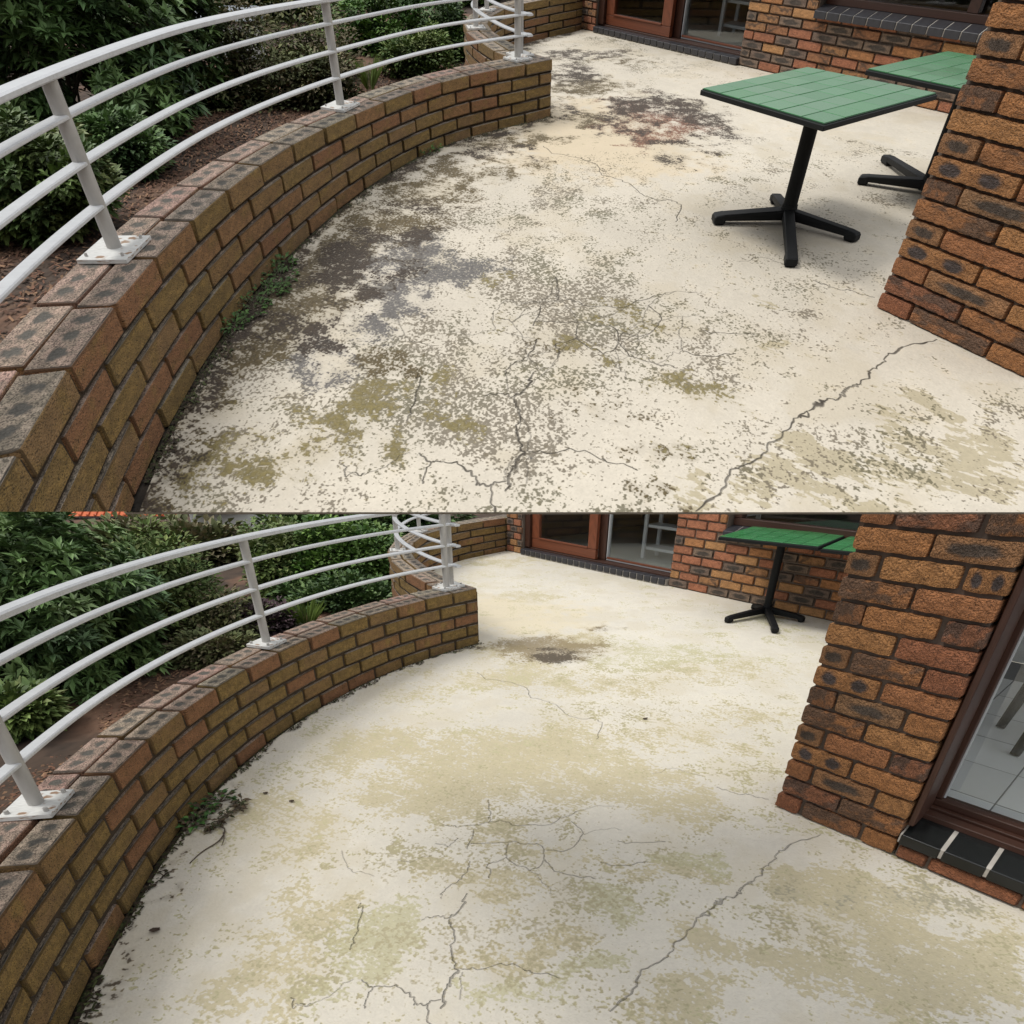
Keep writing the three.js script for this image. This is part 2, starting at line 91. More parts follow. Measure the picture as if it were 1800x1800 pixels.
// a bevelled six-sided block from 8 corners; corner i + 2 j + 4 k: i along, j up, k back
function block(c, bev = 0.003, flip = 0) {
  const L = [len(sub(c[1], c[0])), len(sub(c[2], c[0])), len(sub(c[4], c[0]))];
  const tb = L.map(l => Math.min(0.3, bev / Math.max(l, 1e-6)));
  const tri = p => { const o = [0, 0, 0]; for (let n = 0; n < 8; n++) { const w = (n & 1 ? p[0] : 1 - p[0]) * (n & 2 ? p[1] : 1 - p[1]) * (n & 4 ? p[2] : 1 - p[2]); o[0] += w * c[n][0]; o[1] += w * c[n][1]; o[2] += w * c[n][2]; } return o; };
  const ctr = tri([0.5, 0.5, 0.5]), P = [], N = [], UV = [], id = (n, a) => n * 3 + a;
  for (let n = 0; n < 8; n++) for (let a = 0; a < 3; a++) {
    const b = [n & 1, n >> 1 & 1, n >> 2 & 1], p = b.map((v, q) => q === a ? v : (v ? 1 - tb[q] : tb[q]));
    const pos = tri(p), e = 0.02, q1 = (a + 1) % 3, q2 = (a + 2) % 3, pa = [...p], pb = [...p];
    pa[q1] += p[q1] > 0.5 ? -e : e; pb[q2] += p[q2] > 0.5 ? -e : e;
    let nn = nrm(cross(sub(tri(pa), pos), sub(tri(pb), pos))); if (dot(nn, sub(pos, ctr)) < 0) nn = nn.map(v => -v);
    P.push(...pos); N.push(...nn);
    const u = flip & 1 ? 1 - p[0] : p[0], kk = flip & 2 ? 1 - p[2] : p[2], jj = flip & 2 ? 1 - p[1] : p[1];
    if (a === 2) UV.push(u, jj * 0.46 + 0.01); else if (a === 1) UV.push(u, 0.52 + kk * 0.46); else UV.push(kk * 0.45, jj * 0.46 + 0.01);
  }
  const I = [], face = (x, y, z) => {
    const a = P.slice(x * 3, x * 3 + 3), b = P.slice(y * 3, y * 3 + 3), d = P.slice(z * 3, z * 3 + 3);
    const m = [(a[0] + b[0] + d[0]) / 3, (a[1] + b[1] + d[1]) / 3, (a[2] + b[2] + d[2]) / 3];
    if (dot(cross(sub(b, a), sub(d, a)), sub(m, ctr)) < 0) I.push(x, z, y); else I.push(x, y, z);
  };
  const quad = (x, y, z, w) => { face(x, y, z); face(x, z, w); };
  for (let a = 0; a < 3; a++) {
    const b1 = 1 << (a + 1) % 3, b2 = 1 << (a + 2) % 3, ba = 1 << a;
    for (const s of [0, ba]) quad(id(s, a), id(s | b1, a), id(s | b1 | b2, a), id(s | b2, a));
    for (const s1 of [0, b1]) for (const s2 of [0, b2]) { const n = s1 | s2, q1 = (a + 1) % 3, q2 = (a + 2) % 3; quad(id(n, q1), id(n | ba, q1), id(n | ba, q2), id(n, q2)); }
  }
  for (let n = 0; n < 8; n++) face(id(n, 0), id(n, 1), id(n, 2));
  const g = new THREE.BufferGeometry();
  g.setAttribute('position', new THREE.Float32BufferAttribute(P, 3)); g.setAttribute('normal', new THREE.Float32BufferAttribute(N, 3));
  g.setAttribute('uv', new THREE.Float32BufferAttribute(UV, 2)); g.setIndex(I); return g;
}
// cut a convex block off where side(p) < 0, closing the cut
function cut(g, side) {
  const pa = g.attributes.position, na = g.attributes.normal, ua = g.attributes.uv, ix = g.index.array, P = [], N = [], U = [], rim = [];
  let any = false; for (let i = 0; i < pa.count; i++) if (side([pa.getX(i), pa.getY(i), pa.getZ(i)]) < 0) any = true;
  if (!any) return g;
  const vtx = i => ({ p: [pa.getX(i), pa.getY(i), pa.getZ(i)], n: [na.getX(i), na.getY(i), na.getZ(i)], u: [ua.getX(i), ua.getY(i)] });
  const lerp = (a, b, t) => ({ p: a.p.map((v, k) => mix(v, b.p[k], t)), n: a.n.map((v, k) => mix(v, b.n[k], t)), u: a.u.map((v, k) => mix(v, b.u[k], t)) });
  for (let f = 0; f < ix.length; f += 3) {
    const v = [vtx(ix[f]), vtx(ix[f + 1]), vtx(ix[f + 2])], s = v.map(q => side(q.p)), out = [];
    for (let k = 0; k < 3; k++) {
      const a = v[k], b = v[(k + 1) % 3], sa = s[k], sb = s[(k + 1) % 3];
      if (sa >= 0) out.push(a);
      if (sa >= 0 !== sb >= 0) { const q = lerp(a, b, sa / (sa - sb)); out.push(q); rim.push(q); }
    }
    for (let k = 1; k + 1 < out.length; k++) for (const q of [out[0], out[k], out[k + 1]]) { P.push(...q.p); N.push(...q.n); U.push(...q.u); }
  }
  if (rim.length > 2) {
    const m = [0, 1, 2].map(k => rim.reduce((t, q) => t + q.p[k], 0) / rim.length), h = 1e-3, s0 = side(m);
    const n = nrm([s0 - side([m[0] + h, m[1], m[2]]), s0 - side([m[0], m[1] + h, m[2]]), s0 - side([m[0], m[1], m[2] + h])]);
    const ex = nrm(sub(rim[0].p, m)), ey = cross(n, ex), ang = q => Math.atan2(dot(sub(q.p, m), ey), dot(sub(q.p, m), ex)), r = [...rim].sort((a, b) => ang(a) - ang(b));
    for (let k = 0; k < r.length; k++) { const a = r[k].p, b = r[(k + 1) % r.length].p; P.push(...m, ...a, ...b); for (let z = 0; z < 3; z++) { N.push(...n); U.push(0.5, 0.2); } }
  }
  if (!P.length) return null;
  const o = new THREE.BufferGeometry(); o.setAttribute('position', new THREE.Float32BufferAttribute(P, 3)); o.setAttribute('normal', new THREE.Float32BufferAttribute(N, 3)); o.setAttribute('uv', new THREE.Float32BufferAttribute(U, 2)); return o;
}
const merged = gs => mergeGeometries(gs.map(g => g.index ? g.toNonIndexed() : g));
function tube(pts, r0, r1, sides = 8) {                          // tapered round bar through points
  const c = new THREE.CatmullRomCurve3(pts.map(p => new THREE.Vector3(...p))), n = Math.max(1, (pts.length - 1) * 4);
  const g = new THREE.TubeGeometry(c, n, 1, sides, false), a = g.attributes.position;
  for (let i = 0; i <= n; i++) { const q = c.getPointAt(i / n), r = mix(r0, r1, i / n); for (let k = 0; k <= sides; k++) { const m = i * (sides + 1) + k; a.setXYZ(m, q.x + (a.getX(m) - q.x) * r, q.y + (a.getY(m) - q.y) * r, q.z + (a.getZ(m) - q.z) * r); } }
  return g;
}
function cyl(x, y0, y1, z, r0, r1 = r0, sides = 24) { const g = new THREE.CylinderGeometry(r1, r0, y1 - y0, sides); g.translate(x, (y0 + y1) / 2, z); return g; }

// ---------------------------------------------------------------- materials
const bumpRough = texture(256, 256, (u, v, o) => { o[0] = o[1] = o[2] = fbm(u * 40, v * 24, 3) * 0.7 + (vn(u * 110, v * 70) > 0.78 ? 0 : 0.3); }, false);
// bricks of the curved walls: lower half of the map is the face, upper half the bed with its three filled cores
function wallBrick(seed, face, bed, algae) {
  const s = seed * 13.7;
  return texture(320, 320, (u, v, o) => {
    if (v < 0.5) {
      const y = v * 2, n = fbm(u * 9 + s, y * 4 + s, 4), f = vn(u * 95 + s, y * 38), a = sst(0.3, 0.75, fbm(u * 3.2 + s * 2, y * 1.7, 3) + algae - 0.35), g = 0.72 + 0.5 * (n - 0.3);
      const sp = (f > 0.74 ? 0.4 : f < 0.14 ? 1.3 : 1) * (0.8 + 0.4 * vn(u * 170 + s, y * 68));
      const ag = [0.265, 0.17, 0.05];
      for (let c = 0; c < 3; c++) o[c] = mix(face[c], ag[c] * (0.8 + 0.5 * vn(u * 20, y * 9 + s)), a * 0.85) * g * sp;
    } else {
      const y = (v - 0.5) * 2, n = fbm(u * 7 + s, y * 5, 4), f = vn(u * 80 + s, y * 42 + s), k = 0.75 + 0.6 * (n - 0.35);
      let h = 1; for (const x of [0.22, 0.5, 0.78]) { const d = Math.hypot((u - x) * 2.1, y - 0.5) + 0.24 * (fbm(u * 11 + s, y * 7, 3) - 0.5); h = Math.min(h, sst(0.12, 0.24, d)); }
      const lich = sst(0.42, 0.56, fbm(u * 10 + s, y * 6 + s, 3)), sp = (f > 0.66 ? 0.45 : f < 0.22 ? 1.3 : 1) * (0.75 + 0.5 * vn(u * 150 + s, y * 75));
      const li = [0.15, 0.135, 0.095], ho = [0.085, 0.078, 0.066];
      for (let c = 0; c < 3; c++) o[c] = mix(ho[c] * (0.7 + 0.6 * f), mix(bed[c], li[c], lich * 0.45) * k * sp, h);
    }
  });
}
const bumpWall = texture(320, 320, (u, v, o) => {
  let b = fbm(u * 60, v * 60, 3) * 0.6 + 0.3;
  if (v > 0.5) { const y = (v - 0.5) * 2; let h = 1; for (const x of [0.22, 0.5, 0.78]) h = Math.min(h, sst(0.12, 0.2, Math.hypot((u - x) * 2.1, y - 0.5))); b *= 0.45 + 0.55 * h; }
  o[0] = o[1] = o[2] = b;
}, false);
const wallBricks = F => [
  [[0.3, 0.175, 0.068], [0.42, 0.33, 0.25], 0.28], [[0.27, 0.17, 0.062], [0.43, 0.35, 0.27], 0.38], [[0.31, 0.165, 0.068], [0.43, 0.32, 0.25], 0.2],
  [[0.27, 0.172, 0.058], [0.39, 0.33, 0.25], 0.42], [[0.29, 0.175, 0.075], [0.41, 0.33, 0.25], 0.32], [[0.31, 0.15, 0.068], [0.44, 0.32, 0.25], 0.14], [[0.27, 0.17, 0.06], [0.39, 0.31, 0.25], 0.4],
].map((a, i) => std({ map: wallBrick(i + (F.key === 'U' ? 1 : 11), ...a), bumpMap: bumpWall, bumpScale: 0.005 * F.h * F.unit / 0.7, roughness: 0.95 }));
const pinkBricks = F => [[0.42, 0.27, 0.22], [0.39, 0.28, 0.22], [0.43, 0.3, 0.24]].map((bed, i) => std({ map: wallBrick(i + (F.key === 'U' ? 31 : 41), [0.3, 0.16, 0.1], bed, 0), bumpMap: bumpWall, bumpScale: 0.005 * F.h * F.unit / 0.7, roughness: 0.95 }));
// rough-faced house bricks, with burnt patches of several kinds
function houseBrick(seed, col, burn) {
  const s = seed * 7.31;
  return texture(256, 192, (u, v, o) => {
    const y = v < 0.5 ? v * 2 : v * 2 - 1, n = fbm(u * 8 + s, y * 4 + s, 4), f = vn(u * 70 + s, y * 28 + s), w = (fbm(u * 7 + s, y * 4 - s, 3) - 0.5) * 0.35; let b = 0;
    if (burn === 1) b = 1 - sst(0.5, 0.95, Math.hypot((u - 0.5) / 0.44, (y - 0.5) / 0.4) + w * 1.6);
    if (burn === 2) for (const x of [0.24, 0.72]) b = Math.max(b, 1 - sst(0.09, 0.17, Math.hypot(u - x, (y - 0.5) * 0.36) + w * 0.22));
    if (burn === 3) b = 1 - sst(0.1, 0.2, Math.hypot(u - 0.3, (y - 0.5) * 0.36) + w * 0.25);
    if (burn === 4) b = 0.75 * sst(0.42, 0.62, fbm(u * 4 + s, y * 2 + s, 3));
    const rim = burn ? 0.88 : 1, sp = (f > 0.78 ? 0.5 : f < 0.14 ? 1.3 : 1) * (0.8 + 0.4 * vn(u * 130 + s, y * 52)), dark = burn === 2 || burn === 3 ? [0.035, 0.036, 0.042] : [0.06, 0.05, 0.042];
    for (let c = 0; c < 3; c++) o[c] = mix(col[c] * rim, dark[c] * (0.7 + 0.8 * n), b * 0.9) * (0.68 + 0.65 * (n - 0.25)) * sp;
  });
}
const pierKinds = [[[0.42, 0.185, 0.068], 0], [[0.38, 0.16, 0.066], 0], [[0.45, 0.215, 0.08], 0], [[0.38, 0.19, 0.085], 1], [[0.37, 0.165, 0.072], 4], [[0.44, 0.205, 0.078], 2], [[0.4, 0.175, 0.068], 4], [[0.34, 0.14, 0.07], 4], [[0.35, 0.135, 0.064], 0], [[0.34, 0.185, 0.09], 1]];
const pierBricks = F => pierKinds.map(([c, b], i) => std({ map: houseBrick(i + (F.key === 'U' ? 1 : 21), c, b), bumpMap: bumpRough, bumpScale: F.key === 'U' ? 0.007 : 0.08, roughness: 0.93 }));
const houseKinds = [[[0.52, 0.235, 0.095], 0], [[0.48, 0.19, 0.1], 0], [[0.56, 0.29, 0.12], 0], [[0.3, 0.21, 0.15], 1], [[0.46, 0.21, 0.1], 4], [[0.42, 0.17, 0.09], 0], [[0.26, 0.18, 0.135], 1], [[0.5, 0.25, 0.11], 4]];
const houseBricks = F => houseKinds.map(([c, b], i) => std({ map: houseBrick(i + (F.key === 'U' ? 41 : 51), c, b), bumpMap: bumpRough, bumpScale: F.key === 'U' ? 0.006 : 0.07, roughness: 0.93 }));
UP.pierMats = pierBricks(UP); LOW.pierMats = pierBricks(LOW); UP.houseMats = houseBricks(UP); LOW.houseMats = houseBricks(LOW);
const mortarWall = std({ color: lin(0.05, 0.034, 0.02), roughness: 1 });
const mortarHouse = std({ map: texture(128, 128, (u, v, o) => { const k = 0.6 + 0.7 * fbm(u * 14, v * 14, 3); o[0] = 0.14 * k; o[1] = 0.108 * k; o[2] = 0.086 * k; }), roughness: 1 });
const paint = std({ map: texture(256, 64, (u, v, o) => { const k = 0.9 + 0.2 * (fbm(u * 9, v * 3, 3) - 0.5), d = vn(u * 60, v * 20) > 0.93 ? 0.8 : 1; o[0] = 0.63 * k * d; o[1] = 0.645 * k * d; o[2] = 0.665 * k * d; }), roughness: 0.28 });
const paintPost = std({ map: texture(64, 128, (u, v, o) => { const k = 0.85 + 0.35 * (fbm(u * 5, v * 9, 4) - 0.4); o[0] = 0.46 * k; o[1] = 0.445 * k; o[2] = 0.42 * k; }), roughness: 0.6 });
const paintPlate = std({ map: texture(128, 128, (u, v, o) => { const r = sst(0.66, 0.74, fbm(u * 9, v * 9, 3)); const k = 0.9 + 0.2 * vn(u * 30, v * 30); o[0] = mix(0.62, 0.28, r) * k; o[1] = mix(0.62, 0.17, r) * k; o[2] = mix(0.6, 0.1, r) * k; }), roughness: 0.65 });
const phys = o => new THREE.MeshPhysicalMaterial(o);
const blackMetal = phys({ specularIntensity: 0.4, map: texture(128, 128, (u, v, o) => { const k = 0.6 + 0.8 * fbm(u * 8, v * 8, 4); o[0] = 0.008 * k; o[1] = 0.0085 * k; o[2] = 0.009 * k; }), roughness: 0.6 });
const tileGreens = [[0.045, 0.215, 0.07], [0.05, 0.23, 0.08], [0.041, 0.2, 0.066], [0.053, 0.222, 0.076]].map((c, i) => phys({ color: lin(...c), roughness: 0.14 + 0.03 * i, specularIntensity: 0.4 }));
const greenGrout = std({ color: lin(0.012, 0.04, 0.02), roughness: 0.8 });
function woodMat(r, g, b, rough) { return std({ map: texture(256, 128, (u, v, o) => { const k = 0.6 + 0.8 * fbm(u * 3, v * 40 + 2 * fbm(u * 2, v * 2, 2), 4); o[0] = r * k; o[1] = g * k; o[2] = b * k; }), roughness: rough }); }
const doorWood = woodMat(0.17, 0.052, 0.024, 0.4), darkWood = woodMat(0.05, 0.02, 0.012, 0.45);
const blackSill = std({ map: texture(128, 64, (u, v, o) => { const k = 0.7 + 0.6 * fbm(u * 7, v * 5, 3); o[0] = 0.03 * k; o[1] = 0.03 * k; o[2] = 0.036 * k; }), roughness: 0.4 });
const blackGlaze = std({ color: lin(0.008, 0.009, 0.009), roughness: 0.22 });
const paleMortar = std({ map: texture(64, 64, (u, v, o) => { const k = 0.7 + 0.6 * fbm(u * 9, v * 9, 3); o[0] = 0.4 * k; o[1] = 0.37 * k; o[2] = 0.33 * k; }), roughness: 1 });
const glass = new THREE.MeshPhysicalMaterial({ color: lin(0.95, 0.965, 0.96), transmission: 1, thickness: 0, roughness: 0.02, ior: 1.5 });
const darkPaint = std({ color: lin(0.12, 0.1, 0.09), roughness: 0.9 }), palePaint = std({ color: lin(0.72, 0.72, 0.7), roughness: 0.9 }), carpet = std({ color: lin(0.34, 0.36, 0.34), roughness: 0.95 }), greyMetal = std({ color: lin(0.5, 0.52, 0.54), roughness: 0.5 });
const roomTile = [0.72, 0.75, 0.7].map((k, i) => std({ color: lin(k, k * 1.03, k * 1.06), roughness: 0.3 })), roomGrout = std({ color: lin(0.2, 0.21, 0.22), roughness: 0.9 });
const soil = std({ map: texture(128, 128, (u, v, o) => { const k = 0.4 + 1.1 * fbm(u * 16, v * 16, 4), m = sst(0.55, 0.7, fbm(u * 8 + 3, v * 8, 3)); o[0] = mix(0.03, 0.035, m) * k; o[1] = mix(0.022, 0.045, m) * k; o[2] = mix(0.015, 0.012, m) * k; }), bumpMap: bumpRough, bumpScale: 0.01, roughness: 1 });

// ---------------------------------------------------------------- floors
const ROW_CUT = p => { // the plane in which the upper terrace's near edge lies
  const y = p[1] - CAM_H, z = p[2], c = Math.cos(CAM_PITCH), s = Math.sin(CAM_PITCH); return (y * c - z * s) * 1070 - 638.6 * (-y * s - z * c);
};
// stains, moss, lichen and bare patches lie where the photograph shows them (ellipses in metres broken up by noise)
function crackMask(F, toTexel, W, H, rand) {
  const m = new Uint8Array(W * H);
  for (const [wgt, pl] of F.data.cracks) for (let i = 0; i + 1 < pl.length; i++) {
    const [x0, z0] = pl[i], [x1, z1] = pl[i + 1], t0 = toTexel(x0, z0), t1 = toTexel(x1, z1), n = Math.ceil(Math.hypot(t1[0] - t0[0], t1[1] - t0[1]) * 2) + 1;
    const amp = 0.011 * F.h * F.ax, ph = rand() * 100;
    for (let k = 0; k <= n; k++) {
      const t = k / n, e = Math.sin(Math.PI * t), w = (0.3 + 1.1 * vn(k * 0.03 + ph, 5)) * wgt * (F === UP ? 0.00048 : wgt > 4 ? 0.00034 : 0.00024) * F.h;
      const x = mix(x0, x1, t) + (fbm(t * 2.6 + ph, 1, 2) - 0.5) * amp * e * 2, z = mix(z0, z1, t) + (fbm(t * 2.6 + ph, 9, 2) - 0.5) * amp * e * 2 * F.ax;
      const c = toTexel(x, z), mn = F === UP ? 0.85 : 0.6, rx = Math.max(mn, toTexel(x + w * F.ax, z)[0] - c[0]), rz = Math.max(mn, Math.abs(toTexel(x, z + w * F.az)[1] - c[1]));
      for (let j = Math.floor(c[1] - rz); j <= c[1] + rz; j++) for (let q = Math.floor(c[0] - rx); q <= c[0] + rx; q++) if (q >= 0 && j >= 0 && q < W && j < H) {
        const d = Math.hypot((q - c[0]) / rx, (j - c[1]) / rz), a = (wgt > 1 ? 255 : 150) * Math.max(0, 1.15 - d * d * 0.9); if (a > m[j * W + q]) m[j * W + q] = Math.min(255, a);
      }
    }
  }
  return m;
}
function floorMaps(F, X0, X1, D0, D1, shade, edge) {
  const W = 2048, H = 2048, lg = Math.log(D1 / D0), xs = i => X0 + (i + 0.5) / W * (X1 - X0), ds = j => D0 * Math.exp((j + 0.5) / H * lg);
  const toTexel = (x, z) => [(x - X0) / (X1 - X0) * W, Math.log(Math.max(1e-3, -z) / D0) / lg * H];
  const NT = 9, GN = 384, grid = Array.from({ length: NT }, () => new Float32Array(GN * GN));
  for (const [t, s, cx, cz, rx, rz] of F.data.blobs) for (let j = 0; j < GN; j++) {
    const z = -D0 * Math.exp(j / (GN - 1) * lg); if (Math.abs(z - cz) > rz * 1.8) continue;
    for (let i = 0; i < GN; i++) { const x = X0 + i / (GN - 1) * (X1 - X0), d = Math.hypot((x - cx) / rx, (z - cz) / rz); if (d < 1.8) { const f = s * (1 - sst(0.35, 1.8, d)); const g = grid[t]; g[j * GN + i] = Math.max(g[j * GN + i], f) + Math.min(g[j * GN + i], f) * 0.25; } }
  }
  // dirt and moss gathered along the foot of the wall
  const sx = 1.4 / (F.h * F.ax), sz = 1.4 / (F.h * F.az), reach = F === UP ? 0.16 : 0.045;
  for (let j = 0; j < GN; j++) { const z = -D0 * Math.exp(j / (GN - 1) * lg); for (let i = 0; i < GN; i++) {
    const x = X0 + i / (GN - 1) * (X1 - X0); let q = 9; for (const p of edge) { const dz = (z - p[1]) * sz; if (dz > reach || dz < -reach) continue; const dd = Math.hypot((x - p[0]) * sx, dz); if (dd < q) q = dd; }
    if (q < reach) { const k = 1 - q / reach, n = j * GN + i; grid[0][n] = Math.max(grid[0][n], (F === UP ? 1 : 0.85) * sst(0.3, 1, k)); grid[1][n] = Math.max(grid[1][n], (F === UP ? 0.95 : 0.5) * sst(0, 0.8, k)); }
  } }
  const cr = crackMask(F, toTexel, W, H, rng(5)), col = new Uint8Array(W * H * 4), bmp = new Uint8Array(W * H * 4), fld = new Float32Array(NT), tx = 1.4 / (F.h * F.ax), tz = 1.4 / (F.h * F.az), o = [0, 0, 0];
  for (let j = 0; j < H; j++) {
    const z = -ds(j), qz = z * tz;
    for (let i = 0; i < W; i++) {
      const x = xs(i), qx = x * tx, wx = (fbm(qx * 5 + 3, qz * 5, 3) - 0.5) * 0.3 + (vn(qx * 1.6, qz * 1.6 + 9) - 0.5) * 0.14, wz = (fbm(qx * 5 + 70, qz * 5, 3) - 0.5) * 0.3 + (vn(qx * 1.6 + 40, qz * 1.6) - 0.5) * 0.14;
      const gx = Math.max(0, Math.min(GN - 1.01, (x + wx / tx - X0) / (X1 - X0) * (GN - 1))), gz = Math.max(0, Math.min(GN - 1.01, Math.log(Math.max(0.01, -(z + wz / tz)) / D0) / lg * (GN - 1))), i0 = gx | 0, j0 = gz | 0, fx = gx - i0, fz = gz - j0, b = j0 * GN + i0;
      for (let t = 0; t < NT; t++) { const g = grid[t]; fld[t] = (g[b] * (1 - fx) + g[b + 1] * fx) * (1 - fz) + (g[b + GN] * (1 - fx) + g[b + GN + 1] * fx) * fz; }
      let hgt = 0.6;
      shade(qx, qz, fld, o, h => { hgt = h; });
      const c = cr[j * W + i] / 255; if (c > 0) { const a = c * (F === UP ? 0.9 : 0.48) * (0.75 + 0.4 * vn(qx * 30, qz * 30)); o[0] = mix(o[0], 0.05, a); o[1] = mix(o[1], 0.04, a); o[2] = mix(o[2], 0.028, a); hgt -= 0.5 * c; }
      const k = (j * W + i) * 4; col[k] = enc(o[0]); col[k + 1] = enc(o[1]); col[k + 2] = enc(o[2]); col[k + 3] = 255;
      bmp[k] = bmp[k + 1] = bmp[k + 2] = Math.max(0, Math.min(255, hgt * 255)); bmp[k + 3] = 255;
    }
  }
  return { map: dataTex(col, W, H, true), bumpMap: dataTex(bmp, W, H, false), uv: (x, z) => { const t = toTexel(x, z); return [t[0] / W, t[1] / H]; } };
}
const put = (o, c, t) => { for (let k = 0; k < 3; k++) o[k] = mix(o[k], c[k], t); };
// how much of a patch is covered turns into separate grains of growth rather than an even film
const grains = (cov, g) => cov < 0.02 ? 0 : sst(0.72 - 0.5 * cov, 0.84 - 0.5 * cov, g);
function dirtyFloor(x, z, f, o, setH) {
  const lo = fbm(x * 1.7, z * 1.7, 3), m3 = fbm(x * 4.5 + 80, z * 4.5, 3), mid = fbm(x * 15, z * 15, 4), fine = fbm(x * 100 + 9, z * 100, 3), dots = fbm(x * 165 + 31, z * 165, 2), grain = vn(x * 230, z * 230), str = fbm((x + z * 0.55) * 26, (z - x * 0.55) * 90, 3);
  const g1 = fine * 0.45 + dots * 0.55, g2 = (1 - fine) * 0.4 + dots * 0.6, g3 = fine * 0.6 + (1 - dots) * 0.4, wob = (mid - 0.5) * 1.25 + (m3 - 0.5) * 0.7 + (str - 0.5) * 0.5;
  const k = 0.9 + 0.22 * (lo - 0.5) + 0.16 * (mid - 0.5) + 0.12 * (fine - 0.5) + 0.08 * (grain - 0.5);
  o[0] = 0.65 * k; o[1] = 0.588 * k; o[2] = 0.485 * k;
  put(o, [0.6, 0.48, 0.31], sst(0.1, 0.9, f[7] + (mid - 0.5) * 1.2) * 0.65);
  put(o, [0.5, 0.43, 0.31], sst(0.5, 0.68, fbm(x * 5 + 60, z * 5, 4)) * 0.4);
  let h = 0.6 + 0.08 * (fine - 0.5) + 0.06 * (grain - 0.5);
  const v = 0.45 + 1.1 * fine, cl = q => Math.max(0, Math.min(1.02, q));
  const tan = sst(0.44, 0.56, f[6] * 0.95 + (mid - 0.5) * 0.5 + (str - 0.5) * 1.5 + (g1 - 0.5) * 0.8); put(o, [0.4 * (0.85 + 0.3 * fine), 0.34 * (0.85 + 0.3 * fine), 0.215 * (0.85 + 0.3 * fine)], tan * 0.8); h -= 0.06 * tan;
  const layer = (t, s, g, c, film, solid) => { if (f[t] < 0.01) return; const cov = Math.min(0.86, cl(Math.min(1, f[t]) * s * 0.86 + wob * 1.35 - 0.1)), a = grains(cov, g); put(o, c, cov * film); put(o, [c[0] * v, c[1] * v, c[2] * v], a * solid); h += 0.2 * a * fine; };
  // scattered lichen dots
  const cov = f[5] > 0.01 ? Math.min(0.62, f[5] * 0.34 + (mid - 0.5) * 0.8 + (m3 - 0.5) * 0.85 + 0.09) : -1, w = sst(0.35, 0.65, fbm(x * 6 + 20, z * 6, 2)), spk = cov > 0 ? grains(cov, g1) : 0;
  put(o, [mix(0.13, 0.1, w), mix(0.105, 0.088, w), mix(0.07, 0.045, w)], spk * 0.85); h += 0.1 * spk;
  layer(2, 1.0, g2, [0.115, 0.107, 0.103], 0.5, 0.85);
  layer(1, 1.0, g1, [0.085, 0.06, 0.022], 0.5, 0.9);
  layer(3, 0.8, g3, [0.16, 0.127, 0.042], 0.3, 0.86);
  layer(4, 0.95, g2, [0.18, 0.065, 0.034], 0.5, 0.85);
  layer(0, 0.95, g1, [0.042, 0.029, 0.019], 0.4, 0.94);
  setH(h);
}
function cleanFloor(x, z, f, o, setH) {
  const lo = fbm(x * 1.5 + 40, z * 1.5, 3), m3 = fbm(x * 4.5 + 90, z * 4.5, 3), mid = fbm(x * 13 + 7, z * 13, 4), fine = fbm(x * 78 + 3, z * 78, 3), dots = fbm(x * 118 + 11, z * 118, 2), grain = vn(x * 230, z * 230), str = fbm((x + z * 0.55) * 24, (z - x * 0.55) * 85, 3);
  const g1 = fine * 0.45 + dots * 0.55, br = (mid - 0.5) * 1.3 + (m3 - 0.5) * 0.9 + (str - 0.5) * 1.0 + (g1 - 0.5) * 2.2;
  const k = 0.94 + 0.14 * (lo - 0.5) + 0.14 * (mid - 0.5) + 0.1 * (fine - 0.5) + 0.06 * (grain - 0.5);
  o[0] = 0.68 * k; o[1] = 0.635 * k; o[2] = 0.545 * k;
  put(o, [0.64, 0.545, 0.36], sst(0.1, 0.9, f[7] + (mid - 0.5) * 1.2) * 0.6);
  put(o, [0.58, 0.52, 0.4], sst(0.48, 0.66, fbm(x * 5 + 60, z * 5, 4)) * 0.45);
  let h = 0.6 + 0.07 * (fine - 0.5) + 0.05 * (grain - 0.5);
  const v = 0.88 + 0.24 * fine;
  let a = sst(0.36, 0.46, f[6] * 0.62 + br * 0.74 + 0.03); put(o, [0.5 * v, 0.435 * v, 0.275 * v], a * 0.84); h -= 0.06 * a;
  a = sst(0.36, 0.46, f[8] * 0.62 + br * 0.74 + 0.03); put(o, [0.47 * v, 0.44 * v, 0.27 * v], a * 0.78); h -= 0.06 * a;
  const cov = f[5] > 0.01 ? Math.min(0.55, f[5] * 0.55 + (mid - 0.5) * 0.7 + (m3 - 0.5) * 0.8 + 0.02) : -1, spk = cov > 0 ? grains(cov, g1) : 0; put(o, [0.36, 0.31, 0.2], spk * 0.62);
  const layer = (t, s, c, film, solid) => { if (f[t] < 0.01) return; const q = Math.max(0, Math.min(1, f[t] * s + (mid - 0.5) * 1.1 + (m3 - 0.5) * 0.6 - 0.1)); put(o, c, q * film); put(o, c, grains(q, g1) * solid); };
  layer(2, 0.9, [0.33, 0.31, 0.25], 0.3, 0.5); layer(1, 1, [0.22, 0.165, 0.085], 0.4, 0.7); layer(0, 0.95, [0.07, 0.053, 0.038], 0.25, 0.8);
  setH(h);
}
function interp(list, z) { // x on a polyline that runs away from the viewer (z falls)
  if (z >= list[0][1]) return list[0][0]; for (let i = 0; i + 1 < list.length; i++) if (z >= list[i + 1][1]) return mix(list[i][0], list[i + 1][0], (list[i][1] - z) / (list[i][1] - list[i + 1][1])); return list[list.length - 1][0];
}
const curve = pts => { const c = new THREE.CatmullRomCurve3(pts.map(p => new THREE.Vector3(p[0], 0, p[1])), false, 'centripetal'), n = pts.length - 1; return { n, at: s => { const t = Math.max(0, Math.min(n, s)); const p = c.getPoint(t / n); return [p.x, p.z]; } }; };
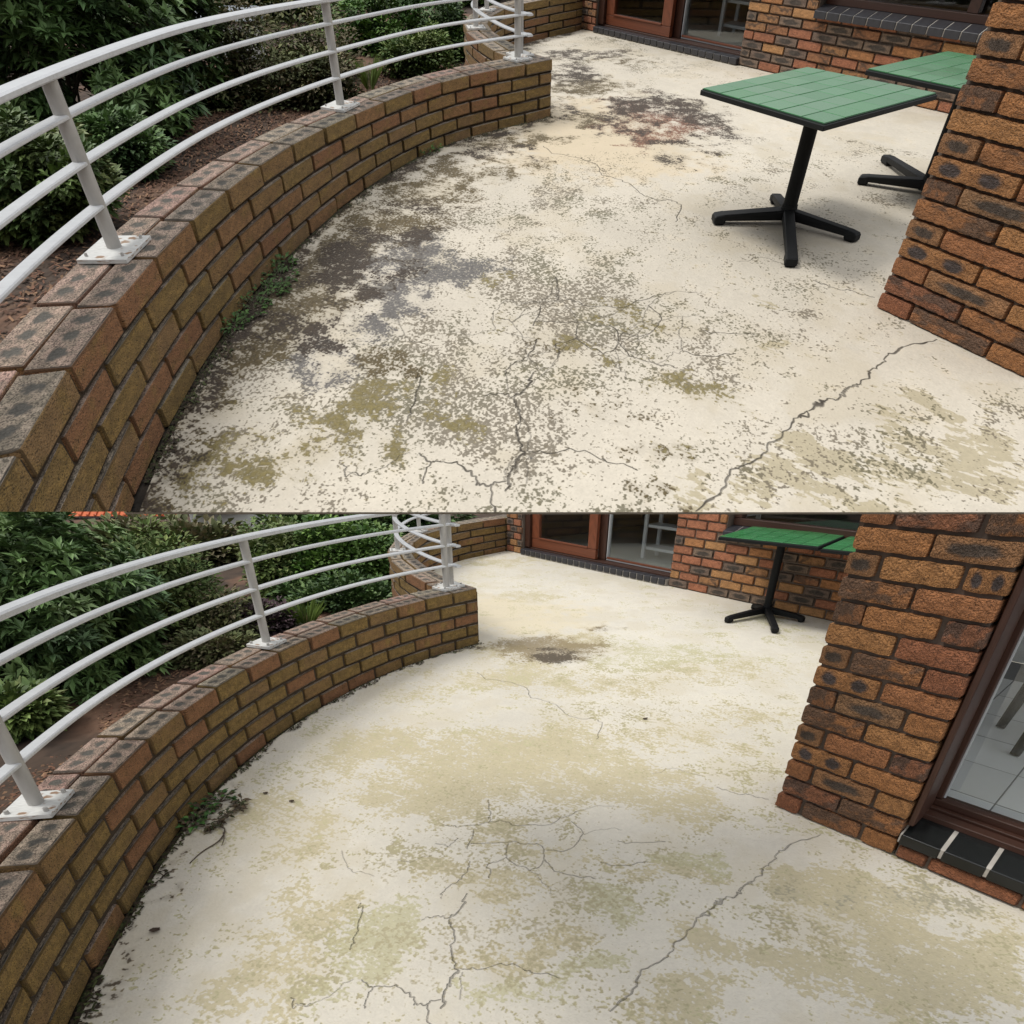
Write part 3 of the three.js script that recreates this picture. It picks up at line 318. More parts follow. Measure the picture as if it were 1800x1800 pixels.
function leftNormal(c, s, F) { // square to the curve (as the real wall is), pointing out of the terrace
  const a = c.at(s - 0.15), b = c.at(s + 0.15), tx = (b[0] - a[0]) / F.ax, tz = (b[1] - a[1]) / F.az, l = Math.hypot(tx, tz) || 1; return [tz / l * F.ax, -tx / l * F.az];
}
function sheet(rows, uv) { // rows of [x, y, z] lists of equal length
  const P = [], U = [], I = [], m = rows[0].length;
  rows.forEach((r, j) => r.forEach((p, i) => { P.push(...p); U.push(...(uv ? uv(p[0], p[2]) : [p[0], p[2]])); if (j && i) { const a = (j - 1) * m + i - 1, b = a + 1, c = a + m, d = c + 1; I.push(a, b, c, b, d, c); } }));
  const g = new THREE.BufferGeometry(); g.setAttribute('position', new THREE.Float32BufferAttribute(P, 3)); g.setAttribute('uv', new THREE.Float32BufferAttribute(U, 2)); g.setIndex(I); g.computeVertexNormals();
  if (g.attributes.normal.getY(0) < 0) { for (let k = 0; k < I.length; k += 3) { const t = I[k]; I[k] = I[k + 1]; I[k + 1] = t; } g.setIndex(I); g.computeVertexNormals(); } return g;
}
function makeFloor(F, label, X0, X1, D0, D1, shade, near) {
  const c1 = curve(F.data.plan), c2 = curve(F.data.wall2), edge = [];
  const gut = 0.024 * F.h;
  for (let s = 0; s <= c1.n; s += 0.25) { const p = c1.at(s), n = leftNormal(c1, s, F); edge.push([p[0] - n[0] * gut, p[1] - n[1] * gut]); }
  for (let s = 0.25; s <= c2.n; s += 0.25) { const p = c2.at(s), n = leftNormal(c2, s, F); edge.push([p[0] - n[0] * gut, p[1] - n[1] * gut]); }
  for (let i = 1; i < edge.length; i++) if (edge[i][1] > edge[i - 1][1] - 1e-4) edge[i][1] = edge[i - 1][1] - 1e-4;
  const maps = floorMaps(F, X0, X1, D0, D1, shade, edge), rows = [], under = [], N = 150;
  const mat = std({ map: maps.map, bumpMap: maps.bumpMap, bumpScale: 0.012 * F.h * F.unit, roughness: 0.88 });
  for (let j = 0; j <= N; j++) {
    const d = near * Math.pow(D1 / near, j / N), xl = interp(edge, -d), r = [], u = [];
    for (let i = 0; i <= 24; i++) { const x = mix(xl, X1, i / 24); r.push([x, 0, -d]); u.push([mix(xl - 0.05 * F.h, X1, i / 24), -0.012 * F.h - Math.min(0.28 * F.h, (d - near) * 0.3), -d]); }
    rows.push(r); under.push(u);
  }
  structure(F, 'terrace_floor', sheet(rows, maps.uv), mat, label);
  if (F === UP) {
    under[0] = under[0].map(p => [p[0], -0.0003, p[2]]);
    const skirt = k => sheet(rows.map((r, j) => [r[k], under[j][k]]));
    structure(F, 'terrace_slab', merged([sheet(under), skirt(24)]), std({ color: lin(0.3, 0.28, 0.25), roughness: 0.95 }));
  }
  // the soil in the narrow gap between floor and wall
  const g = [], run = (c, s0, s1) => { const rr = []; for (let s = s0; s <= s1 + 1e-6; s += 0.25) { const p = c.at(s), n = leftNormal(c, s, F); rr.push([[p[0] - n[0] * gut * 1.5, -0.02 * F.h, p[1] - n[1] * gut * 1.5], [p[0] + n[0] * gut * 2, -0.02 * F.h, p[1] + n[1] * gut * 2]]); } const sh = sheet(rr), ct = F === UP ? cut(sh, ROW_CUT) : sh; g.push(ct.index ? ct.toNonIndexed() : ct); };
  run(c1, F === UP ? 4 : 0, c1.n); run(c2, 0, c2.n);
  structure(F, 'soil_gap', mergeGeometries(g), soil);
  return { c1, c2, edge };
}
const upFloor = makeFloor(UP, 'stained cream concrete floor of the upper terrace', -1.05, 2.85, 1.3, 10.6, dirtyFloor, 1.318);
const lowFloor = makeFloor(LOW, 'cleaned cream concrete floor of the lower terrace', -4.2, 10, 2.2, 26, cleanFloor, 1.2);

// ---------------------------------------------------------------- curved brick walls
function wallHeight(F, s) { // the upper wall drops a little along its length
  if (F === UP) { const t = sst(9, 15, s); return (0.323 - 0.038 * t) * F.h; } return 0.285 * F.h;
}
function curvedWall(F, name, label, c, s0, s1, W, hf, outer, mats, pinks, endCap) {
  const p0 = c.at((s0 + s1) / 2), g = thing(F, name, label, 'brick wall', [p0[0], 0, p0[1]]), r = rng(F.key === 'U' ? 11 + s1 : 23 + s1), n = 5, low = -0.02 * F.h;
  const P = (s, y, w) => { const p = c.at(s), q = leftNormal(c, s, F); return [p[0] + q[0] * w * W, y, p[1] + q[1] * w * W]; };
  const mk = (a, b, y0, y1, w0, w1, mat, bev) => {
    const j = () => (r() - 0.5) * 0.016 * F.h, lean = j() * 0.5, cs = [];
    const dw = (r() - 0.5) * 0.035; // bricks sit a little proud or shy of each other
    for (let k = 0; k < 8; k++) { const s = k & 1 ? b : a, q = P(s, (k & 2 ? y1(s) : y0(s)) + j() * 0.16, (k & 4 ? w1 : w0) + dw); q[0] += j() * 0.25; q[2] += lean * 0.3; cs.push(q); }
    let geo = block(cs, bev || 0.006 * F.h, (r() * 4) | 0); if (F === UP) geo = cut(geo, ROW_CUT); if (geo) part(g, 'brick', geo, mat);
  };
  const gap = 0.028, jy = 0.0045 * F.h, core = [];
  for (let k = 0; k < n; k++) {
    const top = k === n - 1, off = k % 2 ? 0.5 : 0, y0 = s => low + (hf(s) - low) * k / n + jy, y1 = s => low + (hf(s) - low) * (k + 1) / n - (top ? 0 : jy);
    for (let i = s0 - 1; i < s1; i++) {
      const a = Math.max(s0, i + off) + gap, b = Math.min(s1, i + 1 + off) - gap; if (b - a < 0.12) continue;
      mk(a, b, y0, y1, 0, top ? 0.485 : 0.44, mats[(r() * mats.length) | 0]);
      if (top || outer) { const sh = top ? 0.08 : 0; const a2 = Math.max(s0, a + sh), b2 = Math.min(s1, b + sh); if (b2 - a2 > 0.12) mk(a2, b2, y0, y1, top ? 0.52 : 0.56, 1, top && r() < 0.75 ? pinks[(r() * pinks.length) | 0] : mats[(r() * mats.length) | 0]); }
    }
  }
  for (let s = s0; s < s1 - 1e-6; s += 0.5) { const cs = []; for (let k = 0; k < 8; k++) { const q = k & 1 ? Math.min(s1, s + 0.5) : s; cs.push(P(q, k & 2 ? hf(q) - 0.02 * F.h : low, k & 4 ? 0.94 : 0.055)); } let geo = block(cs, 0.0005); if (F === UP) geo = cut(geo, ROW_CUT); if (geo) core.push(geo); }
  part(g, 'mortar', merged(core), mortarWall);
  return g;
}
for (const [F, fl] of [[UP, upFloor], [LOW, lowFloor]]) {
  const up = F === UP, mats = wallBricks(F), pinks = pinkBricks(F), W = 0.155 * F.h;
  F.W = W; F.mats = mats;
  curvedWall(F, 'curved_brick_wall', up ? 'low curved mossy brick wall beside the stained upper floor' : 'low curved mossy brick wall beside the clean lower floor', fl.c1, up ? 2 : 0, fl.c1.n, W, s => wallHeight(F, s), false, mats, pinks);
  curvedWall(F, 'bay_brick_wall', up ? 'far bulging brick wall joining the house on the upper terrace' : 'far bulging brick wall joining the house on the lower terrace', fl.c2, 0, fl.c2.n, W, () => 0.285 * F.h, true, mats, mats);
}
// ---------------------------------------------------------------- railings
function sweepBar(P, s0, s1, step, half, thick) { // flat bar: P(s, y, w) -> point
  const rings = [], pos = [], idx = [], uv = []; for (let s = s0; s < s1 + 1e-6; s += step) rings.push(s);
  const bv = thick * 0.25, sec = [[-half, -thick + bv], [-half, -bv], [-half + bv, 0], [half - bv, 0], [half, -bv], [half, -thick + bv], [half - bv, -thick], [-half + bv, -thick]], m = sec.length;
  rings.forEach((s, i) => sec.forEach((q, k) => { pos.push(...P(s, q[1], q[0])); uv.push(i * 0.2, k / m); if (i) { const a = (i - 1) * m + k, b = (i - 1) * m + (k + 1) % m, c = a + m, d = b + m; idx.push(a, b, c, b, d, c); } }));
  const l = (rings.length - 1) * m; for (let k = 1; k + 1 < m; k++) { idx.push(0, k + 1, k, l, l + k, l + k + 1); }
  const g = new THREE.BufferGeometry(); g.setAttribute('position', new THREE.Float32BufferAttribute(pos, 3)); g.setAttribute('uv', new THREE.Float32BufferAttribute(uv, 2)); g.setIndex(idx);
  const o = g.toNonIndexed(); o.computeVertexNormals(); return o;
}
function railing(F, label, c, s0, s1, posts, off, hf, heights) {
  const p0 = c.at(posts[0]), g = thing(F, 'steel_railing', label, 'railing', [p0[0], hf(posts[0]), p0[1]]), W = F.W, h = F.h;
  const P = (y0) => (s, y, w) => { const p = c.at(s), n = leftNormal(c, s, F); return [p[0] + n[0] * (off * W + w), hf(s) + y0 + y, p[1] + n[1] * (off * W + w)]; };
  heights.forEach((y, i) => part(g, i ? 'rail' : 'handrail', sweepBar(P(y * h), s0, s1, 0.1, (i ? 0.0145 : 0.019) * h, (i ? 0.010 : 0.016) * h), paint));
  const r = 0.0155 * F.ax * h;
  for (const s of posts) {
    const q = P(0)(s, 0, 0);
    part(g, 'post', cyl(q[0], q[1] + 0.004 * h, q[1] + heights[0] * h - 0.012 * h, q[2], r), paintPost);
    const b = c.at(s - 0.2), a = c.at(s + 0.2), tx = (a[0] - b[0]) / F.ax, tz = (a[1] - b[1]) / F.az, l = Math.hypot(tx, tz), t = [tx / l * F.ax, tz / l * F.az], n = leftNormal(c, s, F), cs = [];
    for (let k = 0; k < 8; k++) { const i = (k & 1 ? 1 : -1) * 0.052 * h, m = (k & 4 ? 1 : -1) * 0.052 * h; cs.push([q[0] + t[0] * i + n[0] * m, q[1] + (k & 2 ? 0.013 : 0.001) * h, q[2] + t[1] * i + n[1] * m]); }
    const plate = part(g, 'base_plate', block(cs, 0.002 * h), paintPlate);
    for (const [i, m] of [[-1, -1], [1, -1], [-1, 1], [1, 1]]) part(plate, 'bolt', cyl(q[0] + (t[0] * i + n[0] * m) * 0.038 * h, q[1] + 0.012 * h, q[1] + 0.021 * h, q[2] + (t[1] * i + n[1] * m) * 0.038 * h, 0.006 * h, 0.005 * h, 6), paintPost);
  }
  return g;
}
const RH = [0.392, 0.31, 0.214, 0.118];
railing(UP, 'white curved steel railing bolted on the stained upper terrace wall', upFloor.c1, 3.6, 19.62, [7.15, 13.25, 19.15], 0.62, s => wallHeight(UP, s), RH);
railing(LOW, 'white curved steel railing bolted on the clean lower terrace wall', lowFloor.c1, 2.5, 17.62, [5.25, 11.3, 17.2], 0.62, s => wallHeight(LOW, s), RH);
railing(UP, 'white looping railing around the far bay of the upper terrace', upFloor.c2, 0.12, 6.9, [0.5, 3.35, 5.6], 0.55, () => 0.285 * UP.h, RH);
railing(LOW, 'white looping railing around the far bay of the lower terrace', lowFloor.c2, 0.12, 6.9, [0.5, 3.9, 6.1], 0.55, () => 0.285 * LOW.h, RH);

// ---------------------------------------------------------------- tables
function table(F, label, Q, base, feet, group) { // Q: four corners of the top (left, back, right, front) at the top's height
  const h = F.h, y = Q[0][1], g = thing(F, 'cafe_table', label, 'table', [base[0], 0, base[2]], group), r = rng(41);
  const bil = (a, b) => [0, 2].map(k => (Q[0][k] * (1 - a) + Q[3][k] * a) * (1 - b) + (Q[1][k] * (1 - a) + Q[2][k] * a) * b); // a: left to front, b: towards the back
  const slab = (a0, a1, b0, b1, y0, y1, bev) => { const cs = []; for (let k = 0; k < 8; k++) { const q = bil(k & 1 ? a1 : a0, k & 4 ? b1 : b0); cs.push([q[0], k & 2 ? y1 : y0, q[1]]); } return block(cs, bev); };
  const top = part(g, 'table_top', slab(0, 1, 0, 1, y - 0.023 * h, y - 0.006 * h, 0.003 * h), blackMetal);
  part(top, 'grout_bed', slab(0.008, 0.992, 0.008, 0.992, y - 0.007 * h, y - 0.0022 * h, 0.0005 * h), greenGrout);
  for (let i = 0; i < 6; i++) for (let j = 0; j < 6; j++) {
    const a = 0.009 + i * 0.982 / 6, b = 0.009 + j * 0.982 / 6, w = 0.982 / 6;
    part(top, 'tile', slab(a + 0.0045, a + w - 0.0045, b + 0.0012, b + w - 0.0012, y - 0.006 * h, y + (r() - 0.5) * 0.0008 * h, 0.0012 * h), tileGreens[(r() * 4) | 0]);
  }
  const cr = 0.0235 * F.ax * h, c = [base[0], base[2]];
  part(g, 'mounting_plate', cyl(c[0], y - 0.046 * h, y - 0.034 * h, c[1], cr * 2.6, cr * 2.8), blackMetal);
  part(g, 'pedestal', cyl(c[0], 0.055 * h, y - 0.046 * h, c[1], cr), blackMetal);
  part(g, 'hub', cyl(c[0], 0.018 * h, 0.075 * h, c[1], cr * 1.3, cr * 1.12), blackMetal);
  for (const f of feet) {
    const d = [f[0] - c[0], f[1] - c[1]], l = Math.hypot(...d), u = [d[0] / l, d[1] / l], tp = nrm([-u[1] / F.ax * F.ax * F.ax, 0, u[0] * F.ax]), w = 0.024 * F.ax * h, pt = (s, m, yy) => [c[0] + u[0] * l * s + -u[1] * w * m, yy, c[1] + u[1] * l * s + u[0] * w * m * (Math.abs(u[0]) > 0.7 ? F.ax : 1)];
    const seg = (s0, s1, w0, w1, lo0, hi0, lo1, hi1, bv) => { const cs = []; for (let k = 0; k < 8; k++) { const e = k & 1, m = (k & 4 ? 1 : -1) * (e ? w1 : w0); cs.push(pt(e ? s1 : s0, m, (k & 2 ? (e ? hi1 : hi0) : (e ? lo1 : lo0)) * h)); } return block(cs, bv * h); };
    part(g, 'foot', merged([seg(0.02, 0.92, 0.8, 0.72, 0.022, 0.062, 0.016, 0.041, 0.008), seg(0.86, 1.02, 0.78, 0.82, 0.001, 0.044, 0.001, 0.035, 0.01)]), blackMetal);
  }
  return g;
}
const shiftQ = (Q, to) => Q.map(p => [p[0] + to[0] - Q[0][0], p[1], p[2] + to[1] - Q[0][2]]);
const centre = Q => [0, 1, 2].map(k => (Q[0][k] + Q[1][k] + Q[2][k] + Q[3][k]) / 4);
{
  const Q = [[0.663, 0.322, -3.477], [1.164, 0.322, -3.975], [1.463, 0.322, -3.379], [0.93, 0.322, -2.85]], b = [1.07, 0, -3.425], ft = [[0.79, -3.43], [0.962, -2.9], [1.272, -3.185], [1.098, -3.74]];
  table(UP, 'green tiled cafe table standing alone on the stained upper terrace', Q, b, ft);
  const Q2 = shiftQ(Q, [1.383, -3.928]), c2 = centre(Q2); const k = [c2[0] - b[0], c2[2] - b[2]];
  table(UP, 'green tiled cafe table partly hidden behind the upper brick pier', Q2, [c2[0], 0, c2[2]], [[1.545, -4.05], [c2[0] - 0.1, c2[2] + 0.5], [c2[0] + 0.2, c2[2] + 0.24], [1.79, -4.45]]);
  const R = [[4.441, 1.652, -14.864], [5.678, 1.652, -16.443], [7.294, 1.652, -15.035], [6.04, 1.652, -13.471]];
  table(LOW, 'green tiled cafe table in front of the lower house wall', R, [5.88, 0, -14.95], [[4.8, -14.34], [5.58, -13.46], [6.53, -14.36], [5.807, -15.6]]);
  const R2 = shiftQ(R, [5.99, -13.25]), d2 = centre(R2);
  table(LOW, 'green tiled cafe table mostly hidden behind the lower brick pier', R2, d2, [[d2[0] - 1, d2[2] + 0.6], [d2[0] - 0.3, d2[2] + 1.5], [d2[0] + 0.65, d2[2] + 0.6], [d2[0], d2[2] - 0.6]]);
}

// ---------------------------------------------------------------- brick piers, houses, doors
function lineOf(F, A, d) { // a straight wall: t along, y up, b back into the house (true depth)
  const tx = d[0] / F.ax, tz = d[1] / F.az, l = Math.hypot(tx, tz), m = [tz / l * F.ax, -tx / l * F.az];
  return (t, y, b) => [A[0] + d[0] * t + m[0] * b, y, A[1] + d[1] * t + m[1] * b];
}
const slabOn = (P, t0, t1, y0, y1, b0, b1, bev, flip) => { const cs = []; for (let k = 0; k < 8; k++) cs.push(P(k & 1 ? t1 : t0, k & 2 ? y1 : y0, k & 4 ? b1 : b0)); return block(cs, bev, flip); };
// rock-faced brick: a dense front with a rounded, chipped outline
const roughCache = {};
function roughBrick(L, H, D, v) {
  const key = [L, H, D, v].map(q => q.toFixed(4)).join(); if (roughCache[key]) return roughCache[key];
  const g = new THREE.BoxGeometry(L, H, D, Math.max(6, Math.round(L / H * 5)), 6, 1), a = g.attributes.position, uv = g.attributes.uv, nz = g.attributes.normal, R = H * 0.1;
  for (let i = 0; i < a.count; i++) {
    let x = a.getX(i), y = a.getY(i), z = a.getZ(i); const front = z > 0;
    if (front) { const cx = Math.max(-L / 2 + R, Math.min(L / 2 - R, x)), cy = Math.max(-H / 2 + R, Math.min(H / 2 - R, y)), dx = x - cx, dy = y - cy, dd = Math.hypot(dx, dy); if (dd > 0) { const k = Math.min(1, R / dd * 0.98); x = cx + dx * k; y = cy + dy * k; z -= R * 0.35 * Math.min(1, dd / R); }
      const n = fbm(x / H * 2.2 + v * 9, y / H * 2.2 + v * 5, 3) - 0.5; z += n * H * 0.13; x += (fbm(y / H * 3 + v, x / H * 0.7, 2) - 0.5) * H * 0.07; y += (fbm(x / H * 2.6 + v * 3, y / H * 0.6, 2) - 0.5) * H * 0.09; }
    a.setXYZ(i, x, y, z); uv.setXY(i, x / L + 0.5, (y / H + 0.5) * 0.5);
  }
  g.computeVertexNormals(); return roughCache[key] = g;
}
function pier(F, label, A, d, len_, courses, mats) {
  const g = thing(F, 'brick_pier', label, 'brick pier', [A[0], 0, A[1]]), P = lineOf(F, A, d), h = F.h, ch = 0.0575 * h, D = 0.13 * h, r = rng(F.key === 'U' ? 3 : 4), th = Math.atan2(-d[1], d[0]), ang = new THREE.Euler(0, th, 0), jt = 0.0105 * h * (F === UP ? 1.7 : 1.05), half = len_ / 2;
  part(g, 'mortar', slabOn(P, 0.012 * h, len_ - 0.012 * h, 0, courses * ch, 0.014 * h, 0.3 * h, 0.001 * h), mortarHouse);
  const seq = [8, 4, 0, 7, 6, 1, 3, 2, 5, 0, 3, 1, 7, 6, 2, 4, 9, 0, 5, 1, 3, 6, 8, 2];
  let q = 0;
  for (let k = 0; k < courses; k++) {
    const cuts = k % 2 ? [0, half, len_] : [0, half * 0.46, half * 1.46, len_];
    for (let i = 0; i + 1 < cuts.length; i++) {
      const L = cuts[i + 1] - cuts[i] - jt, Hh = ch - 0.0095 * h, m = shadows(new THREE.Mesh(roughBrick(L * F.unit, Hh * F.unit, D * F.unit, (q % 5) + 1), mats[seq[q++ % seq.length]]));
      const p = P(cuts[i] + jt / 2 + L / 2, (k + 0.5) * ch, 0), nx = -d[1], nz = d[0];
      m.name = 'brick'; m.position.set(p[0] - A[0] - nx * D / 2 + nx * (r() - 0.5) * 0.008 * h, p[1], p[2] - A[1] - nz * D / 2 + nz * (r() - 0.5) * 0.008 * h); m.position.multiplyScalar(F.unit); m.rotation.copy(ang); g.add(m);
    }
  }
  return P;
}
const pU = [0.40164, 0.91580], pL = [0.64102, 0.76752];
pier(UP, 'tall rough orange brick pier at the edge of the stained upper terrace', [1.136, -2.514], pU, 0.598, 24, UP.pierMats);
const LP = pier(LOW, 'tall rough orange brick pier beside the sliding door of the lower terrace', [3.034, -6.157], pL, 1.331, 18, LOW.pierMats);

function brickRun(F, g, P, t0, t1, k0, k1, bl, mats, r, hole) { // stretcher bond, cut round an opening
  const h = F.h, ch = 0.0575 * h, jt = bl * 0.03;
  for (let k = k0; k < k1; k++) for (let i = -1; t0 + i * bl < t1; i++) {
    let a = Math.max(t0, t0 + (i + (k % 2 ? 0.5 : 0)) * bl) + jt, b = Math.min(t1, t0 + (i + 1 + (k % 2 ? 0.5 : 0)) * bl) - jt;
    if (hole && k * ch >= hole[1] - 1e-6) b = Math.min(b, hole[0] - jt);
    if (b - a < bl * 0.14) continue;
    part(g, 'brick', slabOn(P, a, b, k * ch + 0.004 * h, (k + 1) * ch - 0.004 * h, (r() - 0.5) * 0.006 * h, 0.1 * h, 0.006 * h, (r() * 4) | 0), mats[(r() * mats.length) | 0]);
  }
}
function house(F, label, A, d, t, bl, mats) { // t: door start, door end, leaf split, window start, wall end
  const h = F.h, g = thing(F, 'brick_house', label, 'house', [A[0], 0, A[1]]), P = lineOf(F, A, d), r = rng(F.key === 'U' ? 61 : 62), ch = 0.0575 * h, top = 13 * ch, [td0, td1, ts, tw, tE] = t, k = bl / 0.25;
  const sillY = F === UP ? 0.405 * h : 0.42 * h, kS = Math.floor(sillY / ch);
  brickRun(F, g, P, 0, td0, 0, 13, bl * 0.62, mats, r);
  brickRun(F, g, P, td1, tE, 0, 13, bl, mats, r, [tw, kS * ch]);
  part(g, 'mortar', slabOn(P, 0.004, td0 - 0.004 * k, -0.01 * h, top, 0.012 * h, 0.14 * h, 0.0005), mortarHouse);
  part(g, 'mortar', merged([slabOn(P, td1 + 0.004 * k, tw, -0.01 * h, top, 0.012 * h, 0.14 * h, 0.0005), slabOn(P, tw + 0.001, tE, -0.01 * h, kS * ch - 0.004 * h, 0.012 * h, 0.14 * h, 0.0005)]), mortarHouse);
  // window: sloping black brick sill, timber frame, panes
  const win = part(g, 'window', merged([slabOn(P, tw + 0.01 * k, tE, sillY + 0.03 * h, sillY + 0.075 * h, 0.06 * h, 0.12 * h, 0.004 * h), slabOn(P, tw + 0.01 * k, tw + 0.09 * k, sillY + 0.075 * h, top, 0.06 * h, 0.12 * h, 0.004 * h), slabOn(P, tw + 1.18 * k, tw + 1.26 * k, sillY + 0.075 * h, top, 0.065 * h, 0.115 * h, 0.004 * h)]), darkWood);
  part(win, 'pane', slabOn(P, tw + 0.09 * k, tw + 1.18 * k, sillY + 0.075 * h, top, 0.088 * h, 0.091 * h, 0.0002), glass);
  part(win, 'pane', slabOn(P, tw + 1.26 * k, tE, sillY + 0.075 * h, top, 0.088 * h, 0.091 * h, 0.0002), glass);
  const sl = bl * 0.5; for (let q = tw; q < tE - sl; q += sl) { const cs = []; for (let n = 0; n < 8; n++) { const b = n & 4 ? 0.075 : -0.035, e = n & 4 ? 0.03 : 0; cs.push(P(n & 1 ? q + sl * 0.945 : q + sl * 0.02, sillY + ((n & 2 ? 0.004 : -0.04) + e) * h, b * h)); } part(g, 'sill_brick', block(cs, 0.004 * h), blackSill); }
  { const cs = []; for (let n = 0; n < 8; n++) { const b = n & 4 ? 0.074 : -0.03, e = n & 4 ? 0.03 : 0; cs.push(P(n & 1 ? tE : tw, sillY + ((n & 2 ? 0 : -0.036) + e) * h, b * h)); } part(g, 'sill_mortar', block(cs, 0.001 * h), paleMortar); }
  // glazed double door on a black brick step
  const dl = sl * 0.82; for (let q = td0 + 0.01 * k; q < td1 - dl * 0.6; q += dl) part(g, 'step_brick', slabOn(P, q + dl * 0.03, q + dl * 0.93, 0.006 * h, 0.05 * h + r() * 0.002 * h, -0.03 * h, 0.06 * h, 0.006 * h), blackSill);
  part(g, 'step_mortar', slabOn(P, td0 + 0.01 * k, td1 - 0.01 * k, 0.001 * h, 0.046 * h, -0.022 * h, 0.14 * h, 0.001 * h), paleMortar);
  part(g, 'threshold', slabOn(P, td0 + 0.012 * k, td1 - 0.012 * k, 0.047 * h, 0.064 * h, 0.04 * h, 0.16 * h, 0.003 * h), darkWood);
  const leaf = (a, b, mat, dep, st, rail, nm) => {
    const dr = part(g, nm, merged([slabOn(P, a, b, 0.066 * h, 0.066 * h + rail, dep, dep + 0.035 * h, 0.004 * h), slabOn(P, a, a + st, 0.067 * h + rail, top, dep, dep + 0.035 * h, 0.004 * h), slabOn(P, b - st, b, 0.067 * h + rail, top, dep, dep + 0.035 * h, 0.004 * h)]), mat);
    part(dr, 'pane', slabOn(P, a + st, b - st, 0.066 * h + rail, top, dep + 0.017 * h, dep + 0.019 * h, 0.0002), glass);
    part(dr, 'bead', slabOn(P, a + st, b - st, 0.066 * h + rail, 0.08 * h + rail, dep - 0.004 * h, dep + 0.012 * h, 0.002 * h), doorWood);
  };
  part(g, 'door_jamb', slabOn(P, td0 + 0.004 * k, td0 + 0.1 * k, 0.065 * h, top, 0.03 * h, 0.14 * h, 0.003 * h), darkWood);
  part(g, 'door_jamb', slabOn(P, ts - 0.02 * k, ts + 0.1 * k, 0.065 * h, top, 0.1 * h, 0.16 * h, 0.003 * h), darkWood);
  leaf(td0 + 0.105 * k, ts, doorWood, 0.055 * h, 0.14 * k, 0.075 * h, 'door');
  leaf(ts + 0.105 * k, td1 - 0.01 * k, greyMetal, 0.11 * h, 0.012 * k, 0.012 * h, 'sliding_door');
  // the room behind
  part(g, 'room_floor', slabOn(P, -0.1 * k, tE, 0.03 * h, 0.06 * h, 0.165 * h, 2 * h, 0.001 * h), carpet);
  part(g, 'room_wall', merged([slabOn(P, -0.1 * k, tE, 0.06 * h, top, 1.9 * h, 2 * h, 0.001 * h), slabOn(P, -0.1 * k, 0, 0.06 * h, top, 0.165 * h, 1.9 * h, 0.001 * h)]), darkPaint);
  part(g, 'ceiling', slabOn(P, -0.1 * k, tE, top + 0.002 * h, top + 0.04 * h, 0.0, 2 * h, 0.001 * h), darkPaint);
  const rk = thing(F, 'metal_rack', F === UP ? 'pale metal rack seen through the upper glass door' : 'pale metal rack seen through the lower glass door', 'rack', P((ts + td1) / 2, 0.06 * h, 0.75 * h));
  const a = ts + 0.25 * k, b = td1 + 0.35 * k, w = 0.045 * k, dep = 0.42 * h;
  for (const q of [a, (a + b) / 2 + 0.25 * k, b]) for (const e of [0, 0.18 * h]) part(rk, 'leg', slabOn(P, q, q + w, 0.061 * h, 0.7 * h, dep + e, dep + e + 0.02 * h, 0.002 * h), greyMetal);
  for (const y of [0.13, 0.3, 0.46]) part(rk, 'shelf', slabOn(P, a, b + w, y * h, (y + 0.022) * h, dep + 0.022 * h, dep + 0.178 * h, 0.002 * h), greyMetal);
  return P;
}
house(UP, 'brick house wall with glazed door and window behind the stained upper terrace', [0.639, -9.904], [0.41138, 0.91146], [0.308, 2.553, 1.5, 3.30, 5.3], 0.25, UP.houseMats);
house(LOW, 'brick house wall with glazed door and window behind the clean lower terrace', [-0.202, -24.212], [0.60539, 0.79593], [0.9, 7.437, 4.3, 9.0, 14.2], 0.66, LOW.houseMats);

